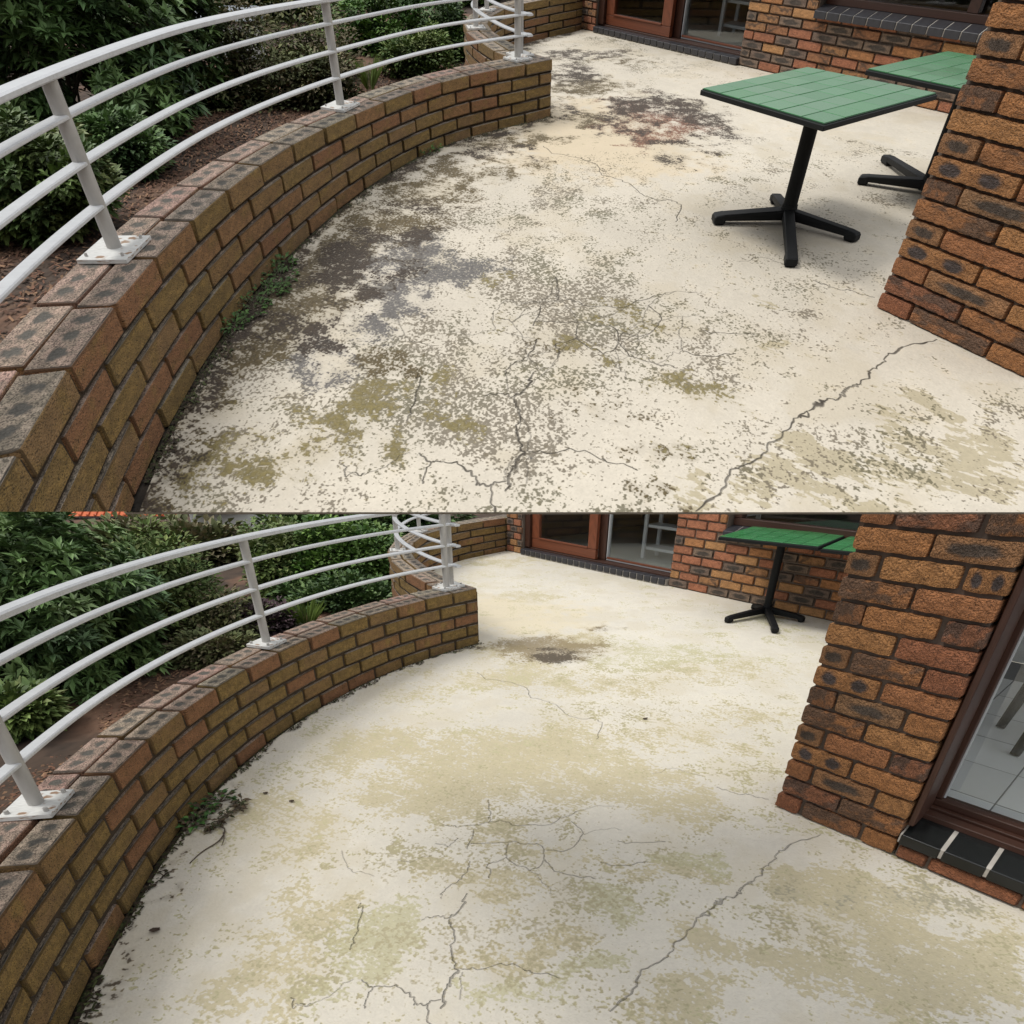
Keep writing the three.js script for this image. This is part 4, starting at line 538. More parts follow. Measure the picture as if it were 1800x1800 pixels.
{ // sliding door right of the lower pier, with the tiled room behind it
  const F = LOW, h = F.h, P = LP, t0 = 1.345, t1 = 4.2, r = rng(8), top = 1.03 * h, base = P(t0, 0, 0);
  const g = thing(F, 'sliding_glass_door', 'dark timber sliding glass door with black brick sill beside the lower pier', 'door', base);
  let q = t0; for (const w of [0.3, 0.8, 0.8, 0.8]) { part(g, 'brick', slabOn(P, q + 0.014, q + w - 0.014, 0.004 * h, 0.042 * h, (r() - 0.5) * 0.02, 0.2, 0.02), LOW.pierMats[[7, 1, 8, 4][(r() * 4) | 0]]); q += w; }
  part(g, 'mortar', slabOn(P, t0, t1, 0, 0.046 * h, 0.03, 0.5, 0.002), mortarHouse);
  const joint = [t0 - 0.02, t0 + 0.37, t0 + 0.76, t0 + 1.15, t0 + 1.54, t0 + 1.93, t0 + 2.32, t0 + 2.71];
  for (let i = 0; i + 1 < joint.length; i++) { const cs = []; for (let n = 0; n < 8; n++) { const b = n & 4 ? 0.36 : -0.03, e = n & 4 ? 0.02 : 0; cs.push(P(n & 1 ? joint[i + 1] - 0.014 : joint[i] + 0.014, ((n & 2 ? 0.08 : 0.0465) + e) * h, b)); } part(g, 'sill_brick', block(cs, 0.014), blackGlaze); }
  { const cs = []; for (let n = 0; n < 8; n++) { const b = n & 4 ? 0.37 : -0.018, e = n & 4 ? 0.02 : 0; cs.push(P(n & 1 ? t1 : t0 - 0.02, ((n & 2 ? 0.0782 : 0.052) + e) * h, b)); } part(g, 'sill_mortar', block(cs, 0.004), paleMortar); }
  part(g, 'threshold', merged([slabOn(P, t0, t1, 0.095 * h, 0.113 * h, 0.3, 0.42, 0.01), slabOn(P, t0, t1, 0.095 * h, 0.118 * h, 0.44, 0.5, 0.008), slabOn(P, t0, t1, 0.095 * h, 0.135 * h, 0.52, 0.66, 0.012)]), darkWood);
  part(g, 'door_jamb', merged([slabOn(P, t0 - 0.012, t0 + 0.05, 0.1 * h, top, 0.045, 0.5, 0.012), slabOn(P, t0 - 0.03, t0 + 0.1, 0.136 * h, top, 0.52, 0.66, 0.012)]), darkWood);
  const pane = part(g, 'pane', slabOn(P, t0 + 0.1, t1, 0.136 * h, top, 0.585, 0.592, 0.001), glass);
  part(g, 'pane_seal', slabOn(P, t0 + 0.1, t0 + 0.118, 0.136 * h, top, 0.575, 0.602, 0.003), greyMetal);
  const room = thing(F, 'tiled_room', 'grey floor tiles of the room behind the sliding door', 'room', P(t0, 0.08 * h, 1)), y = 0.1 * h;
  part(room, 'grout', slabOn(P, t0 - 1.2, t1 + 1.5, y - 0.03 * h, y - 0.004, 0.67, 6.2, 0.002), roomGrout);
  for (let i = -2; i < 4; i++) for (let j = 0; j < 6; j++) { const a = 1.83 + i * 0.86, b = 0.68 + j * 0.83 - 0.43, bb = Math.max(0.675, b); part(room, 'floor_tile', slabOn(P, a + 0.008, a + 0.852, y - 0.003, y + (r() - 0.5) * 0.003, bb + 0.008, b + 0.822, 0.003), roomTile[(r() * 3) | 0]); }
  part(room, 'room_wall', merged([slabOn(P, t0 - 1.3, t1 + 1.5, y, top, 6.2, 6.4, 0.002), slabOn(P, t0 - 1.4, t0 - 1.25, y, top, 0.67, 6.2, 0.002)]), palePaint);
  part(room, 'ceiling', slabOn(P, t0 - 1.4, t1 + 1.5, top + 0.002, top + 0.2, 0.7, 6.4, 0.002), palePaint);
  const ch = thing(F, 'dining_chair', 'dark chair standing on grey tiles behind the sliding door', 'chair', [6.4, y, -7.3]);
  const black = blackMetal, sy = y + 0.98;
  for (const [fx, fz, ux, uz] of [[6.42, -7.6, 6.75, -7.75], [6.05, -6.76, 6.45, -7.0], [7.15, -7.0, 7.0, -7.1], [7.35, -8.0, 7.25, -7.95]]) part(ch, 'leg', tube([[fx, y, fz], [mix(fx, ux, 0.5), y + 0.5, mix(fz, uz, 0.5)], [ux, sy, uz]], 0.055, 0.085, 6), black);
  part(ch, 'seat', block([[6.3, sy, -6.85], [6.95, sy, -6.9], [6.3, sy + 0.09, -6.85], [6.95, sy + 0.09, -6.9], [6.65, sy, -7.95], [7.4, sy, -8.0], [6.65, sy + 0.09, -7.95], [7.4, sy + 0.09, -8.0]], 0.03), doorWood);
  part(ch, 'backrest', block([[7.0, sy + 0.3, -6.95], [7.06, sy + 0.3, -6.98], [7.05, sy + 1.1, -6.95], [7.12, sy + 1.1, -6.98], [7.42, sy + 0.3, -7.9], [7.48, sy + 0.3, -7.92], [7.47, sy + 1.1, -7.9], [7.53, sy + 1.1, -7.92]], 0.02), doorWood);
  for (const z of [[7.05, -7.0], [7.4, -7.9]]) part(ch, 'back_post', tube([[z[0] - 0.08, sy + 0.05, z[1]], [z[0] + 0.02, sy + 0.6, z[1]], [z[0] + 0.06, sy + 1.1, z[1]]], 0.05, 0.04, 6), black);
}

// ---------------------------------------------------------------- gardens
const mulch = std({ map: texture(512, 512, (u, v, o) => { const a = fbm(u * 40, v * 16, 3), b = fbm(u * 18 + 4, v * 44, 3), k = 0.35 + 1.2 * Math.max(a, b), p = sst(0.5, 0.7, fbm(u * 5, v * 5, 3)); o[0] = mix(0.05, 0.115, p) * k; o[1] = mix(0.031, 0.062, p) * k; o[2] = mix(0.02, 0.037, p) * k; }), bumpMap: bumpRough, bumpScale: 0.03, roughness: 1 });
{
  const rows = []; // upper garden bed: from the wall to the left, as far as it can be seen
  for (let j = 0; j <= 60; j++) {
    const d = 2.05 * Math.pow(18 / 2.05, j / 60), xr = d < 9.7 ? interp(upFloor.edge, -d) - 0.06 : mix(0.55, 2.2, (d - 9.7) / 8), xl = -0.62 * d - 0.25, r = [];
    for (let i = 0; i <= 30; i++) { const x = mix(xl, xr, i / 30); r.push([x, -0.24 + 0.05 * (fbm(x * 1.5, d * 0.8, 3) - 0.5) , -d]); } rows.push(r);
  }
  structure(UP, 'garden_ground', sheet(rows, (x, z) => [x * 0.5, z * 0.3]), mulch, 'red brown bark mulch behind the upper terrace wall');
  const r2 = []; for (let j = 0; j <= 80; j++) { const d = -30 + 260 * Math.pow(j / 80, 1.6), r = []; for (let i = 0; i <= 60; i++) { const u = i / 30 - 1, x = -20 + 180 * u * Math.abs(u); r.push([x, -1.24 + (Math.abs(x) < 40 ? 0.3 * (fbm(x * 0.3, d * 0.2, 3) - 0.5) : 0), -d]); } r2.push(r); }
  structure(LOW, 'garden_ground', sheet(r2, (x, z) => [x * 0.1, z * 0.1]), mulch, 'red brown bark mulch around the lower terrace');
}
function chips(F, label, n, size, seed, at, tones = [[0.2, 0.115, 0.065], [0.12, 0.058, 0.034]], name = 'bark_chips', category = 'bark mulch') { // bark lying on the bed: far too many pieces to count
  const rr = rng(seed), gs = [], mats = []; const P = [], C = [], I = [];
  for (let i = 0; i < n; i++) {
    const [x, y, z] = at(rr), a = rr() * 6.283, l = size * (0.5 + rr()), w = l * (0.25 + 0.25 * rr()), c = Math.cos(a), s = Math.sin(a), t = (rr() - 0.5) * l * 0.8, v = 0.5 + rr(), tone = tones[rr() < 0.4 ? 0 : 1], k = P.length / 3;
    for (const [u, q] of [[-1, -1], [1, -1], [1, 1], [-1, 1]]) { P.push(x + (u * l * c - q * w * s) * 0.5, y + size * 0.3 + u * t * 0.5 + rr() * size * 0.15, z + (u * l * s + q * w * c) * 0.5 * F.ax); C.push(tone[0] * v, tone[1] * v, tone[2] * v); }
    I.push(k, k + 2, k + 1, k, k + 3, k + 2);
  }
  const g = new THREE.BufferGeometry(); g.setAttribute('position', new THREE.Float32BufferAttribute(P, 3)); g.setAttribute('color', new THREE.Float32BufferAttribute(C, 3)); g.setAttribute('uv', new THREE.Float32BufferAttribute(new Float32Array(P.length / 3 * 2), 2)); g.setIndex(I); g.computeVertexNormals();
  const m = structure(F, name, g, std({ vertexColors: true, roughness: 1, side: THREE.DoubleSide })); m.userData = { kind: 'stuff', label, category };
}
chips(UP, 'bark chips covering the soil behind the upper wall', 30000, 0.02, 55, rr => { const d = 2.6 + 7.5 * Math.pow(rr(), 0.8), xr = interp(upFloor.edge, -d) - 0.22, x = xr - 2.6 * rr(); return [x, -0.24 + 0.05 * (fbm(x * 1.5, d * 0.8, 3) - 0.5), -d]; });
chips(LOW, 'bark chips covering the soil behind the lower wall', 30000, 0.085, 56, rr => { const d = 3 + 20 * Math.pow(rr(), 1.2), xr = interp(lowFloor.edge, -d) - 0.62, x = xr - 9 * Math.pow(rr(), 1.4); return [x, -1.24 + 0.3 * (fbm(x * 0.3, d * 0.2, 3) - 0.5), -d]; });
for (const [F, fl, n, label] of [[UP, upFloor, 5200, 'dark moss and litter along the foot of the upper wall'], [LOW, lowFloor, 3800, 'dark moss and litter along the foot of the lower wall']])
  chips(F, label, n, 0.011 * F.h, 57, rr => { const s = (F === UP ? 5.2 : 0.2) + rr() * (fl.c1.n - (F === UP ? 5.3 : 0.3)), p = fl.c1.at(s), q = leftNormal(fl.c1, s, F), w = (0.004 + 0.042 * Math.pow(rr(), 1.7) * (0.4 + 1.2 * vn(s * 3, 2))) * F.h; return [p[0] - q[0] * w, w < 0.024 * F.h ? -0.016 * F.h : 0, p[1] - q[1] * w]; }, [[0.05, 0.06, 0.02], [0.045, 0.032, 0.02]], 'wall_foot_moss', 'moss');
// leaves: folded diamonds; crowns are many leaf clumps carried by limbs
function leafGeo(list) {
  const n = list.length, P = new Float32Array(n * 18), C = new Float32Array(n * 18); let k = 0;
  const put3 = (p, c) => { P[k] = p[0]; P[k + 1] = p[1]; P[k + 2] = p[2]; C[k] = c[0]; C[k + 1] = c[1]; C[k + 2] = c[2]; k += 3; };
  for (const { p, d, s, l, w, c, sc } of list) {
    const up = cross(s, d), S = v => [v[0] * sc[0], v[1] * sc[1], v[2] * sc[2]], add = (a, b) => [p[0] + (a[0] + b[0]) * sc[0], p[1] + (a[1] + b[1]) * sc[1], p[2] + (a[2] + b[2]) * sc[2]];
    const tip = add(d.map(v => v * l), [0, -0.12 * l, 0]), m = d.map(v => v * l * 0.45), lf = add(m, s.map((v, i) => v * w + up[i] * w * 0.35)), rt = add(m, s.map((v, i) => -v * w + up[i] * w * 0.35));
    put3(p, c); put3(lf, c); put3(tip, c); put3(p, c); put3(tip, c); put3(rt, c);
  }
  const g = new THREE.BufferGeometry(); g.setAttribute('position', new THREE.BufferAttribute(P, 3)); g.setAttribute('color', new THREE.BufferAttribute(C, 3)); g.computeVertexNormals();
  g.setAttribute('uv', new THREE.BufferAttribute(new Float32Array(n * 12), 2)); return g;
}
const leafMat = std({ vertexColors: true, side: THREE.DoubleSide, roughness: 0.62 }), leafMatte = std({ vertexColors: true, side: THREE.DoubleSide, roughness: 0.85 });
const bark = std({ map: texture(64, 128, (u, v, o) => { const k = 0.5 + fbm(u * 12, v * 5, 4); o[0] = 0.09 * k; o[1] = 0.07 * k; o[2] = 0.05 * k; }), roughness: 1 });
function unit(r) { const z = r() * 2 - 1, a = r() * 6.2832, q = Math.sqrt(1 - z * z); return [q * Math.cos(a), z, q * Math.sin(a)]; }
// o: centre c, radii [x, y, z], clumps, leaves per clump, clump size, leaf length / width, colours, whorl
function plant(F, name, label, category, o, group) {
  const r = rng(o.seed), gy = F === UP ? -0.24 : -1.24, base = [o.c[0], gy, o.c[2]], g = thing(F, name, label, category, base, group), L = [], ends = [], sc = [1, F === UP ? 0.75 : 0.95, F === UP ? 1.5 : 1.1];
  for (let k = 0; k < o.clumps; k++) {
    const u = unit(r), q = Math.pow(o.inner + (1 - o.inner) * r(), 0.6) * (0.8 + 0.4 * fbm(u[0] * 2 + o.seed, u[2] * 2 + u[1], 2)), cc = [0, 1, 2].map(i => o.c[i] + u[i] * o.r[i] * q); if (cc[1] < gy + 0.02 * F.h) cc[1] = gy + (0.02 + 0.1 * r()) * F.h; ends.push(cc);
    const tone = o.cols[(r() * o.cols.length) | 0], tv = 0.75 + 0.5 * r();
    const axis = nrm([u[0] + (r() - 0.5), u[1] + 0.9, u[2] + (r() - 0.5)]);
    for (let m = 0; m < o.per; m++) {
      let p, d;
      if (o.whorl) { const w = (m / 8 | 0), off = unit(r); if (m % 8 === 0) plant.o = [0, 1, 2].map(i => cc[i] + off[i] * o.cs * sc[i] * 0.9); p = plant.o; const a = (m % 8) / 8 * 6.283 + r() * 0.5, e1 = nrm(cross(axis, [0.3, 0.2, 1])), e2 = cross(axis, e1); d = nrm([0, 1, 2].map(i => e1[i] * Math.cos(a) + e2[i] * Math.sin(a) + axis[i] * (0.25 + 0.5 * r()))); }
      else { const off = unit(r), ra = Math.cbrt(r()) * o.cs; p = [0, 1, 2].map(i => cc[i] + off[i] * ra * sc[i]); d = nrm([off[0] + u[0] * 0.6 + (r() - 0.5), off[1] * 0.6 + 0.2, off[2] + u[2] * 0.6 + (r() - 0.5)]); }
      const s = nrm(cross(d, [r() * 0.8 - 0.4, 1, r() * 0.8 - 0.4])), v = tv * (0.75 + 0.5 * r()), l = o.l * (0.65 + 0.6 * r());
      L.push({ p, d, s, l, w: l * o.w, c: [tone[0] * v, tone[1] * v, tone[2] * v], sc });
    }
  }
  part(g, 'crown', leafGeo(L), o.matte ? leafMatte : leafMat);
  if (o.trunk) {
    const limbs = [], fork = [o.c[0], mix(gy, o.c[1], 0.5), o.c[2]], tr = o.trunk;
    part(g, 'trunk', tube([base, [base[0] + tr, mix(gy, fork[1], 0.5), base[2]], fork], tr, tr * 0.75, 7), bark);
    for (let k = 0; k < Math.min(o.limbs || 26, ends.length); k++) { const e = ends[(k * 7) % ends.length], s = k % 3 ? fork : base; limbs.push(tube([s, [mix(s[0], e[0], 0.45) + (r() - 0.5) * tr * 3, mix(s[1], e[1], 0.6), mix(s[2], e[2], 0.45)], e], tr * 0.4, tr * 0.08, 5)); }
    part(g, 'limbs', merged(limbs), bark);
  }
  return g;
}
const darkG = [[0.085, 0.155, 0.046], [0.11, 0.19, 0.056], [0.06, 0.115, 0.038], [0.14, 0.22, 0.07]], midG = [[0.12, 0.18, 0.048], [0.15, 0.21, 0.056], [0.085, 0.14, 0.04], [0.18, 0.22, 0.07]], dullG = [[0.15, 0.16, 0.062], [0.12, 0.135, 0.05], [0.17, 0.145, 0.08], [0.1, 0.12, 0.046]], freshG = [[0.13, 0.23, 0.05], [0.16, 0.26, 0.06], [0.09, 0.18, 0.045]];
plant(UP, 'leafy_tree', 'large dark tree with drooping whorled leaves, left of the upper railing', 'tree', { c: [-2.991, 0.094, -6.644], r: [0.860, 0.742, 0.698], inner: 0.25, whorl: true, seed: 101, clumps: 210, per: 112, cs: 0.11, l: 0.082, w: 0.17, cols: darkG, trunk: 0.03 });
plant(UP, 'leafy_tree', 'smaller dark whorled tree behind the upper railing, right of the large tree', 'tree', { c: [-2.679, 0.083, -7.957], r: [0.483, 0.597, 0.561], inner: 0.25, whorl: true, seed: 102, clumps: 110, per: 112, cs: 0.11, l: 0.082, w: 0.17, cols: darkG, trunk: 0.025 });
plant(UP, 'leafy_bush', 'mid green bush low behind the upper railing post, beside the bark mulch', 'bush', { c: [-2.355, -0.083, -4.459], r: [0.393, 0.234, 0.332], inner: 0.2, seed: 103, clumps: 140, per: 90, cs: 0.06, l: 0.045, w: 0.28, cols: midG, trunk: 0.015 });
plant(UP, 'leafy_bush', 'small bush under the dark trees of the upper garden, near the mulch', 'bush', { c: [-2.369, -0.162, -5.661], r: [0.277, 0.181, 0.194], inner: 0.2, seed: 104, clumps: 80, per: 80, cs: 0.06, l: 0.042, w: 0.28, cols: darkG, trunk: 0.012 });
plant(UP, 'twiggy_shrub', 'sparse brownish twiggy shrub in the middle of the upper garden', 'shrub', { c: [-2.152, -0.135, -7.984], r: [0.412, 0.470, 0.388], inner: 0.05, limbs: 70, matte: true, seed: 105, clumps: 110, per: 42, cs: 0.1, l: 0.05, w: 0.25, cols: dullG, trunk: 0.02 });
plant(UP, 'twiggy_shrub', 'taller thin twiggy shrub beside the upper railing post above the wall', 'shrub', { c: [-1.884, -0.142, -9.302], r: [0.523, 0.537, 0.443], inner: 0.05, limbs: 70, matte: true, seed: 106, clumps: 120, per: 44, cs: 0.11, l: 0.05, w: 0.25, cols: dullG, trunk: 0.02 });
plant(UP, 'rounded_shrub', 'bright green rounded shrub left of the upper looping railing', 'shrub', { c: [-1.234, -0.127, -11.226], r: [0.740, 0.439, 0.471], inner: 0.2, seed: 107, clumps: 150, per: 60, cs: 0.11, l: 0.055, w: 0.4, cols: freshG, trunk: 0.02 });
plant(UP, 'rounded_shrub', 'dark green shrub touching the upper bay wall', 'shrub', { c: [-0.677, -0.153, -10.615], r: [0.265, 0.336, 0.360], inner: 0.2, seed: 108, clumps: 70, per: 60, cs: 0.1, l: 0.05, w: 0.4, cols: darkG, trunk: 0.02 });
plant(UP, 'hedge_tree', 'dense dark tree mass far behind the upper railing', 'tree', { c: [-3.679, -0.042, -14.403], r: [1.456, 0.582, 0.624], inner: 0.2, seed: 109, clumps: 200, per: 60, cs: 0.2, l: 0.1, w: 0.3, cols: darkG, trunk: 0.04 });
plant(UP, 'hedge_tree', 'dense green tree mass far behind the upper bay wall', 'tree', { c: [-1.598, -0.063, -16.837], r: [1.509, 0.590, 0.633], inner: 0.2, seed: 110, clumps: 180, per: 60, cs: 0.22, l: 0.1, w: 0.3, cols: freshG, trunk: 0.04 });
plant(UP, 'hedge_tree', 'dense dark tree far behind the large upper tree', 'tree', { c: [-5.467, 0.205, -13.471], r: [1.682, 0.599, 0.643], inner: 0.2, seed: 111, clumps: 180, per: 60, cs: 0.2, l: 0.11, w: 0.25, cols: darkG, trunk: 0.04 });
plant(LOW, 'leafy_tree', 'large dark tree with drooping whorled leaves, left of the lower railing', 'tree', { c: [-10.472, 0.211, -14.312], r: [2.145, 2.021, 2.421], inner: 0.25, whorl: true, seed: 201, clumps: 230, per: 112, cs: 0.4, l: 0.28, w: 0.17, cols: darkG, trunk: 0.12 });
plant(LOW, 'leafy_bush', 'low light green bush beside the lower left railing post', 'bush', { c: [-9.404, -0.827, -11.064], r: [0.645, 0.320, 0.580], inner: 0.2, seed: 202, clumps: 60, per: 50, cs: 0.25, l: 0.22, w: 0.3, cols: midG, trunk: 0.05 });
plant(LOW, 'twiggy_shrub', 'thin green twiggy shrub between large tree and post in the lower garden', 'shrub', { c: [-9.484, 0.004, -17.885], r: [1.542, 1.436, 1.720], inner: 0.05, limbs: 80, matte: true, seed: 203, clumps: 150, per: 50, cs: 0.42, l: 0.2, w: 0.25, cols: midG, trunk: 0.07 });
plant(LOW, 'twiggy_shrub', 'brownish twiggy shrub behind the lower railing post above the wall', 'shrub', { c: [-8.421, -1.191, -17.627], r: [1.748, 1.105, 1.531], inner: 0.05, limbs: 80, matte: true, seed: 204, clumps: 130, per: 42, cs: 0.42, l: 0.19, w: 0.25, cols: dullG, trunk: 0.07 });
plant(LOW, 'rounded_shrub', 'bright green shrub left of the lower looping railing', 'shrub', { c: [-5.692, -0.171, -23.345], r: [1.963, 1.280, 1.532], inner: 0.2, seed: 205, clumps: 170, per: 60, cs: 0.4, l: 0.2, w: 0.4, cols: freshG, trunk: 0.07 });
plant(LOW, 'rounded_shrub', 'dark shrub below the bright one, left of the lower bay wall', 'shrub', { c: [-5.607, -1.273, -21.291], r: [2.056, 0.894, 1.238], inner: 0.2, seed: 206, clumps: 130, per: 60, cs: 0.4, l: 0.2, w: 0.35, cols: darkG, trunk: 0.07 });
plant(LOW, 'rounded_shrub', 'olive shrub right of the post in the lower garden', 'shrub', { c: [-7.850, -0.408, -23.171], r: [1.374, 1.462, 1.751], inner: 0.2, seed: 207, clumps: 130, per: 56, cs: 0.4, l: 0.2, w: 0.35, cols: midG, trunk: 0.07 });
plant(LOW, 'hedge_tree', 'dense dark tree mass far behind the lower railing', 'tree', { c: [-15.140, -1.232, -30.015], r: [4.290, 1.128, 1.149], inner: 0.2, seed: 208, clumps: 170, per: 60, cs: 0.9, l: 0.42, w: 0.3, cols: dullG, trunk: 0.15 });
plant(LOW, 'hedge_tree', 'dense dark tree mass far behind the lower bay wall', 'tree', { c: [-7.290, -0.521, -34.265], r: [5.607, 1.950, 1.986], inner: 0.2, seed: 209, clumps: 200, per: 60, cs: 0.9, l: 0.42, w: 0.3, cols: darkG, trunk: 0.15 });
plant(LOW, 'hedge_tree', 'dark tree far left behind the large lower tree', 'tree', { c: [-20.860, -0.250, -27.013], r: [3.364, 2.228, 2.269], inner: 0.2, seed: 210, clumps: 160, per: 60, cs: 0.8, l: 0.45, w: 0.25, cols: darkG, trunk: 0.15 });
plant(UP, 'low_shrub', 'low dull shrub at the upper post between mulch and twiggy shrubs', 'shrub', { c: [-1.557, -0.159, -7.945], r: [0.389, 0.183, 0.196], inner: 0.1, limbs: 40, matte: true, seed: 121, clumps: 90, per: 60, cs: 0.08, l: 0.045, w: 0.3, cols: dullG, trunk: 0.012 });
plant(UP, 'low_shrub', 'low dark shrub right of the upper grass tuft behind the wall', 'shrub', { c: [-0.879, -0.143, -9.491], r: [0.346, 0.162, 0.174], inner: 0.1, limbs: 30, matte: true, seed: 122, clumps: 80, per: 60, cs: 0.08, l: 0.045, w: 0.3, cols: midG, trunk: 0.012 });
plant(LOW, 'low_shrub', 'low dark shrub left of the lower post just behind the wall', 'shrub', { c: [-7.460, -1.298, -15.685], r: [1.086, 0.389, 0.704], inner: 0.1, limbs: 40, matte: true, seed: 221, clumps: 90, per: 60, cs: 0.3, l: 0.17, w: 0.3, cols: dullG, trunk: 0.04 });
plant(LOW, 'low_shrub', 'low purple brown shrub right of the lower post beside the grass tuft', 'shrub', { c: [-7.033, -1.000, -18.388], r: [0.818, 0.487, 0.883], inner: 0.1, limbs: 40, matte: true, seed: 222, clumps: 80, per: 60, cs: 0.3, l: 0.17, w: 0.3, cols: [[0.07, 0.045, 0.05], [0.06, 0.07, 0.03], [0.09, 0.05, 0.06]], trunk: 0.04 });
// grass tufts, weeds, dry twigs and fallen leaves
function tuft(F, label, p, hgt, n, seed) {
  const r = rng(seed), g = thing(F, 'grass_tuft', label, 'grass tuft', p), L = [];
  for (let i = 0; i < n; i++) { const a = r() * 6.283, sp = 0.25 + 0.55 * r(), d = nrm([Math.cos(a) * sp, 1, Math.sin(a) * sp]), l = hgt * (0.6 + 0.5 * r()), v = 0.7 + 0.6 * r(); L.push({ p: [p[0] + Math.cos(a) * hgt * 0.12, p[1], p[2] + Math.sin(a) * hgt * 0.12], d, s: nrm(cross(d, [Math.sin(a), 0, -Math.cos(a)])), l, w: l * 0.035, c: [0.13 * v, 0.2 * v, 0.03 * v], sc: [1, 1, 1] }); }
  part(g, 'blades', leafGeo(L), leafMatte);
}
tuft(UP, 'yellow green grass tuft behind the upper curved wall', [-1.25, -0.235, -8.7], 0.22, 130, 1);
tuft(LOW, 'yellow green grass tuft behind the lower curved wall', [-6.0, -1.2, -18.6], 1.0, 130, 2);
function weed(F, label, spots, leaf, seed, cols, n) {
  const r = rng(seed), g = thing(F, 'weed_plant', label, 'weed', [spots[0][0], 0, spots[0][1]]), L = [], st = [];
  for (const [x, z, rad] of spots) for (let i = 0; i < n; i++) {
    const a = r() * 6.283, q = Math.sqrt(r()) * rad, p = [x + Math.cos(a) * q, (0.004 + 0.03 * r() * r()) * F.h, z + Math.sin(a) * q * F.ax], d = nrm([Math.cos(a) + r() - 0.5, 0.35 * r(), Math.sin(a) + r() - 0.5]), c = cols[(r() * cols.length) | 0], v = 0.7 + 0.6 * r();
    L.push({ p, d, s: nrm(cross(d, [0, 1, 0])), l: leaf * (0.5 + r()), w: leaf * 0.42 * (0.5 + r() * 0.5), c: [c[0] * v, c[1] * v, c[2] * v], sc: [1, 1, F.ax] });
    if (i % 4 === 0) st.push(tube([[x, 0, z], [mix(x, p[0], 0.5), p[1] * 0.8, mix(z, p[2], 0.5)], p], 0.0018 * F.h, 0.001 * F.h, 4));
  }
  part(g, 'leaves', leafGeo(L), leafMatte); part(g, 'stems', merged(st), bark);
}
const weedG = [[0.06, 0.15, 0.03], [0.09, 0.2, 0.045], [0.04, 0.1, 0.025]], dryC = [[0.07, 0.05, 0.03], [0.05, 0.06, 0.02], [0.1, 0.07, 0.04]];
weed(UP, 'green leafy weed growing where the upper wall meets the stained floor', [[-0.79, -2.62, 0.06], [-0.805, -2.5, 0.055], [-0.78, -2.78, 0.055], [-0.83, -2.36, 0.035], [-0.79, -2.92, 0.035], [-0.76, -2.66, 0.04]], 0.017, 31, [[0.05, 0.11, 0.025], [0.07, 0.14, 0.032], [0.045, 0.07, 0.02]], 50);
weed(UP, 'tiny weed at the far foot of the upper curved wall', [[-0.42, -4.64, 0.03], [-0.38, -4.72, 0.025]], 0.014, 32, weedG, 22);
weed(LOW, 'green weed in the corner between lower wall and clean floor', [[-3.42, -6.25, 0.14], [-3.5, -6.0, 0.12], [-3.52, -5.75, 0.1]], 0.085, 33, [...weedG, ...dryC], 40);
weed(LOW, 'brown withered weed lying on the clean floor beside the green weed', [[-3.14, -6.2, 0.07], [-3.12, -6.05, 0.05], [-3.2, -5.9, 0.05], [-3.24, -5.75, 0.04], [-3.28, -5.65, 0.03]], 0.06, 34, dryC, 22);
{ const g = thing(LOW, 'dry_twig', 'thin dry twig trailing from the withered weed onto the clean floor', 'twig', [-3.2, 0, -5.5]);
  part(g, 'stem', tube([[-3.12, 0.03, -6.1], [-3.25, 0.03, -5.75], [-3.12, 0.02, -5.62], [-3.1, 0.015, -5.4], [-3.2, 0.01, -5.2], [-3.24, 0.01, -5.0]], 0.012, 0.005, 5), bark);
  part(g, 'side_stem', tube([[-3.11, 0.02, -5.55], [-3.05, 0.03, -5.42], [-3.03, 0.02, -5.3]], 0.008, 0.004, 5), bark); }
[[-3.11, -3.98, 0.05, 'curled dry leaf lying alone on the clean floor near the lower wall'], [-2.95, -6.45, 0.03, 'small dry leaf on the clean floor right of the withered weed'], [-2.58, -6.25, 0.032, 'second small dry leaf farther right of the withered weed'], [2.0, -8.75, 0.035, 'small dark pebble of dirt in the middle of the clean lower floor']].forEach(([x, z, s, label], i) => {
  const r = rng(90 + i), P = [], I = []; for (let a = 0; a < 3; a++) for (let b = 0; b < 5; b++) P.push(x + (b - 2) * s * 0.5, 0.006 + Math.abs(a - 1) * s * 0.35 * (0.5 + r()) + (b === 4 ? s * 0.3 : 0), z + (a - 1) * s * (b % 4 ? 0.6 : 0.15));
  for (let a = 0; a < 2; a++) for (let b = 0; b < 4; b++) { const k = a * 5 + b; I.push(k, k + 5, k + 1, k + 1, k + 5, k + 6); }
  const geo = new THREE.BufferGeometry(); geo.setAttribute('position', new THREE.Float32BufferAttribute(P, 3)); geo.setAttribute('uv', new THREE.Float32BufferAttribute(new Float32Array(30), 2)); geo.setIndex(I); geo.computeVertexNormals();
  const g = thing(LOW, 'dry_leaf', label, 'leaf', [x, 0, z]); part(g, 'blade', geo, std({ color: lin(0.06, 0.04, 0.028), roughness: 0.9, side: THREE.DoubleSide }));
});
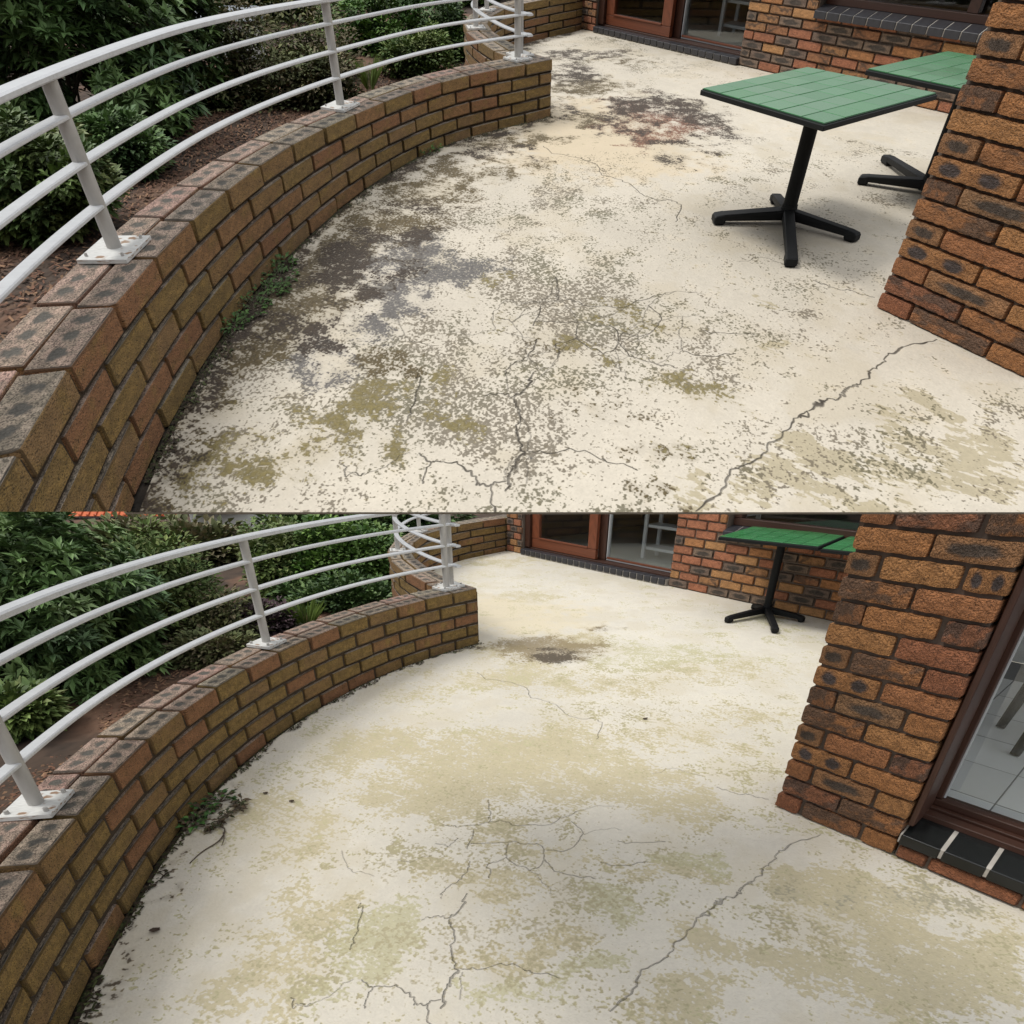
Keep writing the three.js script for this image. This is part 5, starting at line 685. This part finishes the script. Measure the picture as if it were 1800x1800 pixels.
// neighbours' houses seen over the gardens
function boxAt(c, s) { const q = []; for (let k = 0; k < 8; k++) q.push([c[0] + (k & 1 ? 1 : -1) * s[0] / 2, c[1] + (k & 2 ? s[1] : 0), c[2] + (k & 4 ? -1 : 1) * s[2] / 2]); return block(q, 0.01); }
function gable(c, w, hgt, d, rot) { const s = new THREE.Shape([new THREE.Vector2(-w / 2, 0), new THREE.Vector2(w / 2, 0), new THREE.Vector2(0, hgt)]), g = new THREE.ExtrudeGeometry(s, { depth: d, bevelEnabled: false }); g.translate(0, 0, -d / 2); if (rot) g.rotateY(rot); g.translate(...c); return g; }
const whiteWall = std({ color: lin(0.62, 0.62, 0.6), roughness: 0.9 }), darkGlass = std({ color: lin(0.03, 0.035, 0.04), roughness: 0.15 }), greyRoof = std({ color: lin(0.2, 0.22, 0.25), roughness: 0.6 });
{ const c = [-25.4, -4.5, -49], g = thing(LOW, 'tiled_house', 'white house with orange tiled roof far behind the lower garden', 'house', c);
  part(g, 'wall', boxAt(c, [6, 3.4, 6]), whiteWall);
  const roof = part(g, 'roof', gable([c[0], c[1] + 3.4, c[2]], 7.4, 2.2, 7, Math.PI / 2), std({ color: lin(0.55, 0.13, 0.045), roughness: 0.8 }));
  for (let i = 0; i < 15; i++) for (const s of [1, -1]) { const z = 3.7, x = c[0] - 3.4 + i * 0.48; const q = []; for (let k = 0; k < 8; k++) { const t = k & 1 ? 1 : 0, e = (k & 4 ? 0.09 : -0.09); q.push([x + e, c[1] + 3.4 + 2.2 * (1 - t) + (k & 2 ? 0.1 : 0.01), c[2] + s * z * t]); } part(roof, 'tile_ridge', block(q, 0.02), std({ color: lin(0.5, 0.11, 0.04), roughness: 0.8 })); }
  for (const x of [-1.6, 1.4]) part(g, 'window', boxAt([c[0] + x, c[1] + 1.2, c[2] + 3.02], [1.4, 1.5, 0.06]), darkGlass); }
{ const c = [-13.4, -3.2, -36], g = thing(LOW, 'pale_shed', 'pale building with grey pitched roof behind the lower railing post', 'building', c);
  part(g, 'wall', boxAt(c, [4.4, 3.5, 4]), whiteWall); part(g, 'roof', gable([c[0], c[1] + 3.5, c[2]], 5.4, 1.3, 4.6, 0.35), greyRoof);
  part(g, 'window', boxAt([c[0] - 0.8, c[1] + 1.5, c[2] + 2.02], [1, 1.2, 0.06]), darkGlass); }
{ const c = [-2.88, -0.3, -10.7], g = thing(UP, 'white_house', 'white wall and window glimpsed through the upper twiggy shrubs', 'house', c);
  part(g, 'wall', boxAt(c, [0.55, 0.3, 0.3]), whiteWall); part(g, 'roof', gable([c[0], c[1] + 0.3, c[2]], 0.4, 0.08, 0.65, Math.PI / 2), greyRoof); for (const x of [-0.14, 0.1]) part(g, 'window', boxAt([c[0] + x, c[1] + 0.14, c[2] + 0.152], [0.09, 0.1, 0.008]), darkGlass); }


renderer.render(scene, camera);
